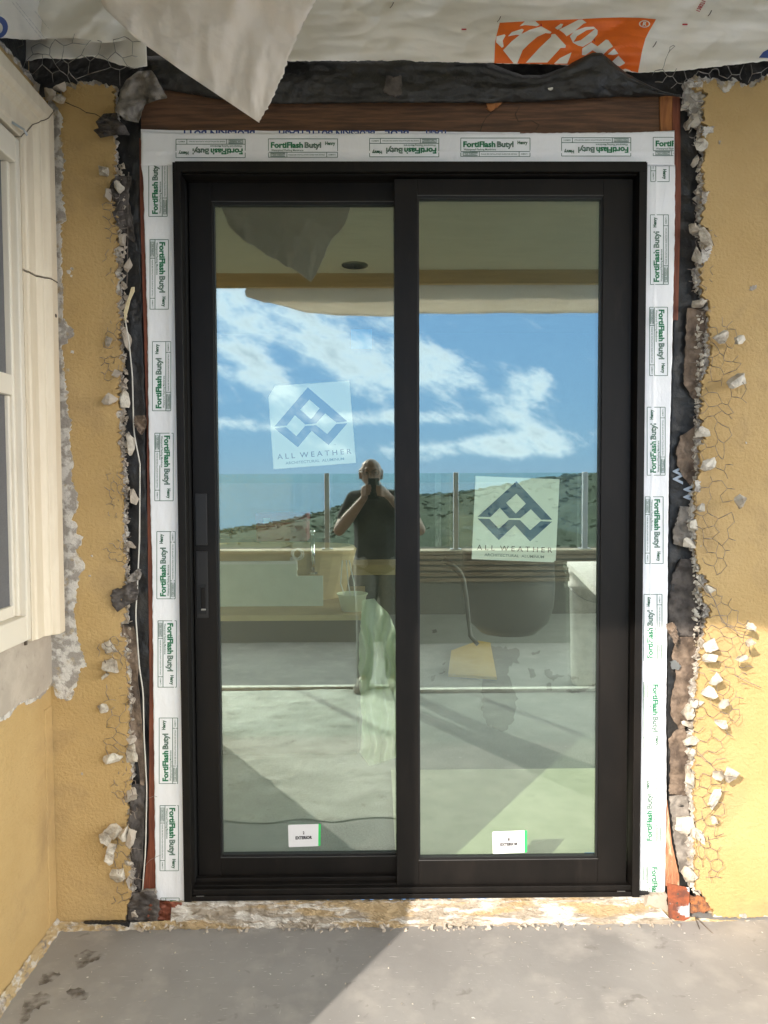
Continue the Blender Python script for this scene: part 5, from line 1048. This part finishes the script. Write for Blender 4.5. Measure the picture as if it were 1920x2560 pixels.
d2 = thing('paint_drum', 'white plastic drum under the far end of the plank', 'drum', (1.45, -2.80, ZF), 'drums under the plank')
mb = MB(); mb.lathe([(0, 0), (.14, 0), (.15, .02), (.165, .70), (.175, .705), (.175, .735), (.165, .74), (.165, .80), (.172, .805), (.172, .835), (.155, .835), (.155, .82), (0, .82)], (1.45, -2.80, ZF), 36); mb.build('shell', M['strip'], d2, smooth=True)
mb = MB(); mb.tube([(1.45-.172, -2.80, ZF+.72)]+[(1.45-.172*math.cos(t_), -2.80+.172*math.sin(t_)*1.06, ZF+.72-.10*math.sin(t_)) for t_ in [math.pi*i/10 for i in range(1, 10)]]+[(1.45+.172, -2.80, ZF+.72)], .004, 6); mb.build('handle', M['steel'], d2)

# ================================================================== THE PHOTOGRAPHER (bald, dark T-shirt, both hands on a phone)
def hullseg(bm, p0, r0_, p1, r1_, n=10):
    vs = []
    for p, r in ((p0, r0_), (p1, r1_)):
        rr = r if isinstance(r, tuple) else (r, r, r)
        for i in range(1, 7):
            th = math.pi*i/7
            for j in range(n): ph = 2*math.pi*j/n; vs.append(bm.verts.new((p[0]+rr[0]*math.sin(th)*math.cos(ph), p[1]+rr[1]*math.sin(th)*math.sin(ph), p[2]+rr[2]*math.cos(th))))
        vs.append(bm.verts.new((p[0], p[1], p[2]+rr[2]))); vs.append(bm.verts.new((p[0], p[1], p[2]-rr[2])))
    bmesh.ops.convex_hull(bm, input=vs)
def skinned(name, segs, mats, parent, vox=.009, smooth=6, clip=None):
    bm = bmesh.new()
    for s in segs: hullseg(bm, *s)
    me = bpy.data.meshes.new(name+'_raw'); bm.to_mesh(me); bm.free(); o = bpy.data.objects.new(name, me); COL.objects.link(o)
    q = o.modifiers.new('r', 'REMESH'); q.mode = 'VOXEL'; q.voxel_size = vox
    q = o.modifiers.new('s', 'SMOOTH'); q.iterations = smooth; q.factor = .5
    dg = bpy.context.evaluated_depsgraph_get(); dg.update(); me2 = bpy.data.meshes.new_from_object(o.evaluated_get(dg)); o.modifiers.clear(); o.data = me2; bpy.data.meshes.remove(me)
    if clip:
        bm = bmesh.new(); bm.from_mesh(me2)
        for cco, cno in clip: bmesh.ops.bisect_plane(bm, geom=bm.verts[:]+bm.edges[:]+bm.faces[:], plane_co=cco, plane_no=cno, clear_outer=True)
        bm.to_mesh(me2); bm.free()
    me2.materials.clear(); me2.materials.append(mats)
    for p in me2.polygons: p.use_smooth = True
    par(o, parent); return o
PXc = -.10; PY = -2.66     # torso centre
pe = thing('person', 'bald man in a dark T-shirt and jeans holding a phone up with both hands', 'person', (PXc, PY, ZF))
sh = 1.315; hx = -.150
LSh = (PXc-.168, PY, sh-.045); RSh = (PXc+.168, PY, sh-.045)
LEl = (PXc-.275, PY+.07, 1.055); REl = (PXc+.285, PY+.07, 1.06)
LWr = (hx-.045, -2.475, 1.285); RWr = (hx+.135, -2.475, 1.28)
segs = [((PXc, PY, .86), (.165, .115, .11), (PXc, PY, 1.0), (.155, .115, .1)), ((PXc, PY, 1.0), (.155, .115, .1), (PXc, PY-.01, 1.2), (.175, .12, .1)), ((PXc-.1, PY, 1.26), (.09, .09, .07), (PXc+.1, PY, 1.26), (.09, .09, .07)),
 ((PXc-.03, PY+.0, 1.28), (.055, .06, .05), (hx+.02, PY+.045, 1.37), (.055, .058, .05))]
# head : skull, jaw, ears, nose, brow
hc = Vector((hx, PY+.07, 1.455))
segs += [((hc.x, hc.y-.012, hc.z+.010), (.077, .094, .090), (hc.x, hc.y, hc.z-.03), (.068, .080, .065)), ((hc.x, hc.y+.01, hc.z-.04), (.058, .066, .05), (hc.x, hc.y+.035, hc.z-.095), (.036, .036, .026)),
 ((hc.x, hc.y+.088, hc.z+.0), (.010, .010, .010), (hc.x, hc.y+.105, hc.z-.032), (.014, .013, .011)), ((hc.x-.03, hc.y+.075, hc.z+.022), .014, (hc.x+.03, hc.y+.075, hc.z+.022), .014),
 ((hc.x-.08, hc.y-.005, hc.z+.008), (.008, .018, .018), (hc.x-.078, hc.y, hc.z-.035), (.007, .012, .014)), ((hc.x+.08, hc.y-.005, hc.z+.008), (.008, .018, .018), (hc.x+.078, hc.y, hc.z-.035), (.007, .012, .014)),
 ((hc.x-.018, hc.y+.088, hc.z-.058), .010, (hc.x+.018, hc.y+.088, hc.z-.058), .010), ((hc.x-.016, hc.y+.086, hc.z-.072), .010, (hc.x+.016, hc.y+.086, hc.z-.072), .010)]
# arms
for Sh, El, Wr in ((LSh, LEl, LWr), (RSh, REl, RWr)):
    mid = tuple(El[i]*.7+Wr[i]*.3 for i in range(3))
    segs += [(Sh, .058, El, .042), (El, .042, mid, .045), (mid, .045, Wr, (.024, .030, .024))]
# palms, fingers and thumbs closing on the phone's two short edges (phone upright)
ph0, ph1 = CAM.x-.052, CAM.x+.022; pz0, pz1 = CAM.z-.128, CAM.z+.018; pyy = CAM.y-.010
def hand(sx_, Wr, px_):
    s = []; palm = (px_+sx_*.034, pyy-.012, Wr[2]+.045+(.0)); s.append((Wr, (.024, .020, .024), palm, (.018, .034, .036)))
    for k, (dz, ln_) in enumerate(((.030, .062), (.010, .070), (-.010, .066), (-.028, .052))):
        a = Vector((palm[0]-sx_*.004, palm[1]+.022, palm[2]+dz)); b = a+Vector((-sx_*.020, .026, .006)); c = b+Vector((-sx_*ln_*.42, .004, .004)); s += [(tuple(a), .0100, tuple(b), .0092), (tuple(b), .0092, tuple(c), .0076)]
    a = Vector((palm[0], palm[1]-.022, palm[2]+.012)); b = a+Vector((-sx_*.020, -.016, .026)); c = b+Vector((-sx_*.022, .002, .018)); s += [(tuple(a), .0125, tuple(b), .0105), (tuple(b), .0105, tuple(c), .009)]
    return s
segs += hand(-1, LWr, ph0)+hand(1, RWr, ph1)
# legs
LH = (PXc-.085, PY, .84); RH = (PXc+.085, PY, .84); LK = (PXc-.095, PY+.02, .43); RK = (PXc+.085, PY+.02, .43); LA = (PXc-.105, PY, ZF+.09); RA = (PXc+.105, PY-.03, ZF+.09)
for H_, K_, A_ in ((LH, LK, LA), (RH, RK, RA)): segs += [(H_, .082, K_, .052), (K_, .052, (K_[0], K_[1]-.02, K_[2]-.14), .052), ((K_[0], K_[1]-.02, K_[2]-.14), .052, A_, .034)]
for A_, t_ in ((LA, -.03), (RA, .02)): segs += [(A_, .032, (A_[0]+t_, A_[1]+.14, ZF+.035), (.032, .04, .02))]
skinned('body', segs, M['skin'], pe, .0065, 3)
g = .014
ts = [((PXc, PY, .80), (.185, .135, .08), (PXc, PY, 1.0), (.178, .135, .1)), ((PXc, PY, 1.0), (.178, .135, .1), (PXc, PY-.01, 1.2), (.19, .135, .1)), ((PXc-.12, PY, 1.262), (.095, .10, .078), (PXc+.12, PY, 1.262), (.095, .10, .078))]
for Sh, El in ((LSh, LEl), (RSh, REl)): e = tuple(Sh[i]*.42+El[i]*.58 for i in range(3)); ts += [(Sh, .064, e, .062)]
skinned('tshirt', ts, M['shirt'], pe, .009, 6)
js = [((PXc-.07, PY, .83), (.11, .125, .09), (PXc+.07, PY, .83), (.11, .125, .09))]
for H_, K_, A_ in ((LH, LK, LA), (RH, RK, RA)): js += [(H_, .098, K_, .072), (K_, .072, (A_[0], A_[1], A_[2]+.0), .062)]
skinned('jeans', js, M['jeans'], pe, .010, 5)
for A_, t_ in ((LA, -.03), (RA, .02)): skinned('shoe', [((A_[0], A_[1]-.02, ZF+.05), (.043, .05, .05), (A_[0]+t_, A_[1]+.16, ZF+.034), (.046, .055, .033)), ((A_[0], A_[1]-.02, ZF+.02), (.045, .055, .018), (A_[0]+t_, A_[1]+.16, ZF+.018), (.050, .06, .018))], M['shoe'], pe, .007, 3)
mb = MB()
for s_ in (-1, 1): mb.tube([(hc.x+s_*.034+.024*math.cos(t_), hc.y+.098, hc.z+.004+.018*math.sin(t_)) for t_ in [2*math.pi*i/16 for i in range(17)]], .0018, 5, cap=False); mb.tube([(hc.x+s_*.058, hc.y+.097, hc.z+.008), (hc.x+s_*.082, hc.y+.02, hc.z+.008)], .0018, 5)
mb.tube([(hc.x-.01, hc.y+.1, hc.z+.006), (hc.x+.01, hc.y+.1, hc.z+.006)], .0016, 5); mb.build('glasses', M['dark'], pe)
mb = MB()
for s_ in (-1, 1): mb.lathe([(0, .004), (.006, .003), (.009, 0)], (0, 0, 0), 10); 
k = 0
for i, v in enumerate(mb.v): s_ = -1 if i < 30 else 1; mb.v[i] = Vector((hc.x+s_*.030+v.x, hc.y+.080+v.z, hc.z+.0+v.y*.6))
mb.build('eyes', M['dark'], pe)
ph = thing('phone', 'black phone held upright in front of the man\'s face', 'phone', (CAM.x, CAM.y-.012, CAM.z-.13))
mb = MB(); mb.box((ph0, pyy-.004, pz0), (ph1, pyy+.004, pz1)); mb.build('case', M['phone'], ph, bevel=.006)
mb = MB(); mb.box((CAM.x-.006, pyy+.0041, CAM.z-.030), (CAM.x+.014, pyy+.0055, CAM.z+.012)); mb.build('camera_island', M['dark'], ph, bevel=.003)

# ================================================================== INTERIOR seen through the glass
FI = .012
o = MB().add([(-2.6, DB-.02, FI), (3.2, DB-.02, FI), (3.2, 5.2, FI), (-2.6, 5.2, FI)], [(0, 1, 2, 3)]).build('interior_floor', M['intfloor'], fix=False); tag(o, kind='structure')
ir = thing('interior_room', 'unfinished room behind the sliding door with an unseen wide opening added in its right wall for light', 'room', (0, 5, 0))
mb = MB(); mb.box((-2.7, .101, 0), (-2.6, 5.3, 2.9)); mb.box((3.2, .101, 0), (3.3, 5.3, .5)); mb.box((3.2, .101, .5), (3.3, .8, 2.9)); mb.box((3.2, 4.6, .5), (3.3, 5.3, 2.9)); mb.box((-2.6, 5.2, 0), (3.2, 5.3, 2.9)); mb.build('wall', M['intwall'], ir)  # gap in the right wall is added, out of view, to brighten the room
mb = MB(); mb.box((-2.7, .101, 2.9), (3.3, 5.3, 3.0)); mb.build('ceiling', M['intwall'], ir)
a = P(1120, 2150, .22); 
bt = P(1182, 1921, 1.1); yb_ = PZ(1300, 1921, FI+.01).y
mb = MB(); mb.add([(-.05, DB+.02, FI+.006), (1.9, DB+.02, FI+.006), (1.9, yb_, FI+.006), (-.05, yb_, FI+.006)], [(0, 1, 2, 3)]); o = mb.build('floor_board', M['board'], fix=False, solid=.004); tag(o, 'pale protection board on the floor just inside the right door panel', 'board')
# tub deck
y1_ = 1.25
dk = thing('tub_deck', 'plywood tub deck with a yellow front edge inside the left panel', 'deck', (-.5, y1_, FI))
za_ = P(700, 1538, y1_).z; zb_ = P(700, 1552, y1_).z; xr = P(905, 1545, y1_).x
mb = MB(); mb.box((-1.6, y1_, zb_), (xr, y1_+1.0, za_)); mb.build('top', M['counter'], dk)
mb = MB(); mb.box((-1.6, y1_+.05, FI), (xr-.03, y1_+.95, zb_-.001)); mb.build('carcass', M['dark'], dk)
pn = thing('primed_panel', 'pale green primed panel standing on the tub deck', 'panel', (-.6, y1_+.25, za_))
yq = y1_+.25; A = P(545, 1412, yq); B = P(742, 1410, yq); C = P(807, 1440, yq); zz = za_+.002
mb = MB(); mb.box((-1.3, yq, zz), (B.x, yq+.02, B.z)); mb.box((B.x, yq+.001, zz), (C.x, yq+.019, C.z)); mb.build('sheet', M['panel'], pn); mb = MB(); mb.box((-1.3, yq-.003, B.z+.0005), (B.x, yq+.03, B.z+.014)); mb.build('top_edge', M['paper'], pn)
tb = thing('bathtub', 'paper covered bathtub behind the primed panel', 'bathtub', (-.8, y1_+.6, za_))
mb = MB(); yt = y1_+.62; tzp = P(560, 1364, yt).z
mb = MB(); mb.lathe([(0, .3), (.5, .3), (.52, .28), (.45, .0), (0, 0)], (-.75, yt, tzp-.3), 36); mb.v = [Vector((v.x, yt+(v.y-yt)*.5, v.z)) for v in mb.v]; mb.build('tub_shell', M['counter'], tb, smooth=False)
fa_ = thing('tub_filler', 'chrome tub filler standing behind the primed panel', 'faucet', P(783, 1430, yt)); yf_ = y1_+.4
mb = MB(); p0, p1 = P(783, 1435, yf_), P(781, 1335, yf_); mb.tube([p0, p1], .012, 12); mb.build('pipe', M['chrome'], fa_, smooth=True)
mb = MB(); mb.lathe([(0, .0), (.014, .004), (.017, .016), (.012, .028), (0, .032)], p1, 14); mb.build('ball_top', M['chrome'], fa_, smooth=True)
mb = MB(); mb.tube([p0, p0+Vector((0, 0, .012))], .025, 14); mb.build('flange', M['chrome'], fa_)
pv = thing('pipe_elbow', 'white pipe elbow beside the chrome tub filler', 'pipe', P(735, 1405, yf_))
mb = MB(); mb.tube([P(733, 1425, yf_), P(733, 1392, yf_), P(738, 1384, yf_-.01), P(745, 1385, yf_-.04)], .026, 14, cap=False); mb.build('elbow', M['strip'], pv, smooth=True, solid=.005)
mb = MB(); mb.tube([P(745, 1385, yf_-.04), P(746, 1386, yf_-.055)], .031, 16, cap=False); mb.build('collar', M['strip'], pv, smooth=True, solid=.004)
bxn = thing('tool_box', 'maroon tool box on a shelf inside the left panel', 'box', P(700, 1355, 2.3))
a_, b_ = P(640, 1355, 2.3), P(767, 1283, 2.3); mb = MB(); mb.box((a_.x, 2.3, a_.z), (b_.x, 2.5, b_.z-.05)); mb.build('body', M['maroon'], bxn, bevel=.01)
mb = MB(); mb.box((a_.x-.004, 2.295, b_.z-.049), (b_.x+.004, 2.505, b_.z)); mb.build('lid', M['maroon'], bxn, bevel=.008); mb = MB(); mb.box((a_.x+.05, 2.285, b_.z-.06), (a_.x+.09, 2.2945, b_.z-.03)); mb.build('latch', M['steel'], bxn)
sfz = a_.z; o = MB().box((a_.x-.8, 2.25, sfz-.03), (b_.x+.25, 2.6, sfz-.001)).build('shelf', M['dark']); tag(o, 'dark shelf carrying the maroon tool box', 'shelf')
ct = thing('plastic_tub', 'clear plastic tub with blue and white wires on the tub deck', 'container', P(881, 1530, y1_+.1))
c0 = P(881, 1530, y1_+.12); mb = MB(); mb.lathe([(0, .001), (.055, .001), (.075, .085), (.080, .085), (.080, .09)], (c0.x, c0.y, za_), 24); mb.build('tub', M['plastic'], ct, smooth=True)
mb = MB(); [mb.tube([Vector((c0.x+dx, c0.y, za_+.02)), Vector((c0.x+dx*2-.02, c0.y, za_+.14)), Vector((c0.x-.03+dx, c0.y, za_+.26))], .003, 5) for dx in (-.02, .0, .015)]; mb.build('wires', M['paper'], ct)
# draped plastic sheet
dp = thing('plastic_drape', 'thin plastic sheet draped off the end of the tub deck', 'plastic sheet', P(930, 1800, 1.2))
mb = MB()
A_ = [(906, 1500), (904, 1540), (898, 1600), (897, 1700), (905, 1800), (900, 1880), (925, 1915)]; B_ = [(935, 1496), (975, 1540), (998, 1600), (1003, 1660), (1004, 1750), (1004, 1850), (1005, 1890)]
loft(A_, B_, 60, 40, lambda u, v: 1.20+.05*math.sin(u*.22+fr(u, v, .01, 3)*4)*(.3+(v-1510)/500)-(v-1510)*.0006, 3, 3, 5, False).build('sheet', M['plastic'], dp, smooth=True, fix=False)
# yellow ledge
o = MB(); q0, q1 = P(865, 1438, 1.9), P(1020, 1412, 1.9); o.box((q0.x, 1.9, q0.z), (q1.x, 2.2, q1.z)); o = o.build('ledge', M['counter']); tag(o, 'pale timber ledge across the room behind the tub', 'ledge')
# barrel, hose and squeegee on the right
yb2 = 2.35
br_ = thing('rubber_barrel', 'big dark round-bottomed rubber barrel inside the right panel', 'barrel', P(1300, 1610, yb2))
c = P(1292, 1608, yb2); rt_ = (P(1415, 1500, yb2).x-P(1170, 1500, yb2).x)/2; hgt = P(1292, 1395, yb2).z-c.z
mb = MB(); mb.lathe([(0, 0), (rt_*.6, .012), (rt_*.86, hgt*.16), (rt_*.97, hgt*.36), (rt_, hgt*.6), (rt_*.97, hgt), (rt_*.99, hgt+.01), (rt_*1.0, hgt+.03), (rt_*.96, hgt+.03), (rt_*.93, hgt*.6)], (c.x, yb2+rt_, c.z), 40); mb.build('drum', M['dark'], br_, smooth=True)
sq = thing('squeegee', 'yellow floor squeegee with a bent black handle inside the right panel', 'squeegee', P(1180, 1650, 1.9))
mb = MB(); mb.tube([P(1108, 1398, 2.05), P(1130, 1412, 2.05), P(1150, 1432, 2.05), P(1158, 1450, 2.05), P(1165, 1490, 2.03), P(1170, 1540, 2.0), P(1176, 1590, 1.95), P(1195, 1612, 1.93)], [.022, .018, .018, .016, .014, .014, .014, .012], 10); mb.build('handle', M['dark'], sq, smooth=True)
def FZ(u, v, dz=.012): p = PZ(u, v, FI+dz); return p
mb = MB(); q = [FZ(1195, 1607), FZ(1226, 1612), FZ(1242, 1700), FZ(1120, 1692), FZ(1128, 1632)]; k = len(q); mb.v = q+[v+Vector((0, 0, .02)) for v in q]; mb.f = [tuple(range(k-1, -1, -1)), tuple(range(k, 2*k))]+[(i, (i+1) % k, k+(i+1) % k, k+i) for i in range(k)]; mb.m = [0]*len(mb.f); mb.build('blade', M['yellow'], sq, bevel=.003)
# damp dark streak and adhesive marks on the floor
q = [FZ(u, v, .002) for u, v in jag([(1205, 1610), (1240, 1618), (1300, 1625), (1298, 1655), (1270, 1665), (1275, 1700), (1290, 1740), (1290, 1775), (1280, 1805), (1262, 1830), (1215, 1812), (1205, 1780), (1206, 1700)], 6, 6, 4, fs=.15)]
o = MB().add(q, [tuple(range(len(q)))]).build('damp_streak', M['mark'], fix=False); tag(o, 'long damp dark streak on the inner floor below the barrel', 'stain')
AM = [[(1372, 1672), (1382, 1680), (1380, 1690), (1398, 1686), (1412, 1690), (1396, 1694), (1384, 1702), (1370, 1694), (1364, 1690), (1360, 1675)], [(1326, 1633), (1340, 1630), (1352, 1626), (1350, 1632), (1335, 1638)], [(1418, 1688), (1445, 1694), (1448, 1698), (1430, 1698)], [(1105, 1660), (1118, 1652), (1119, 1656), (1108, 1662)], [(1098, 1684), (1113, 1677), (1112, 1682), (1100, 1686)], [(1080, 1575), (1092, 1574), (1095, 1582), (1084, 1584)], [(1078, 1690), (1090, 1688), (1085, 1702), (1078, 1704)], [(1365, 1710), (1375, 1705), (1380, 1725), (1368, 1726)], [(1410, 1722), (1440, 1726), (1470, 1716), (1490, 1708), (1488, 1714), (1462, 1728), (1430, 1734)], [(1320, 1670), (1335, 1672), (1340, 1690), (1328, 1697)]]
for k, pts in enumerate(AM):
    q = [FZ(u, v, .003) for u, v in jag(pts, 3, 2.5, k, fs=.4)]; o = MB().add(q, [tuple(range(len(q)))]).build('adhesive_mark', M['mark'], fix=False)
    tag(o, 'black adhesive mark on inner floor, '+['the tangled one below the navy sticker', 'the short one at the barrel foot', 'the thin one at the right end of the tangle', 'upper dash left of the squeegee', 'lower dash left of the squeegee', 'round dot by the squeegee handle', 'dot below the left dashes', 'stubby one below the tangle', 'long curved one at lower right', 'round one left of the tangle'][k], 'mark', 'scraped adhesive marks on the inner floor')
print('objects', len(bpy.data.objects))
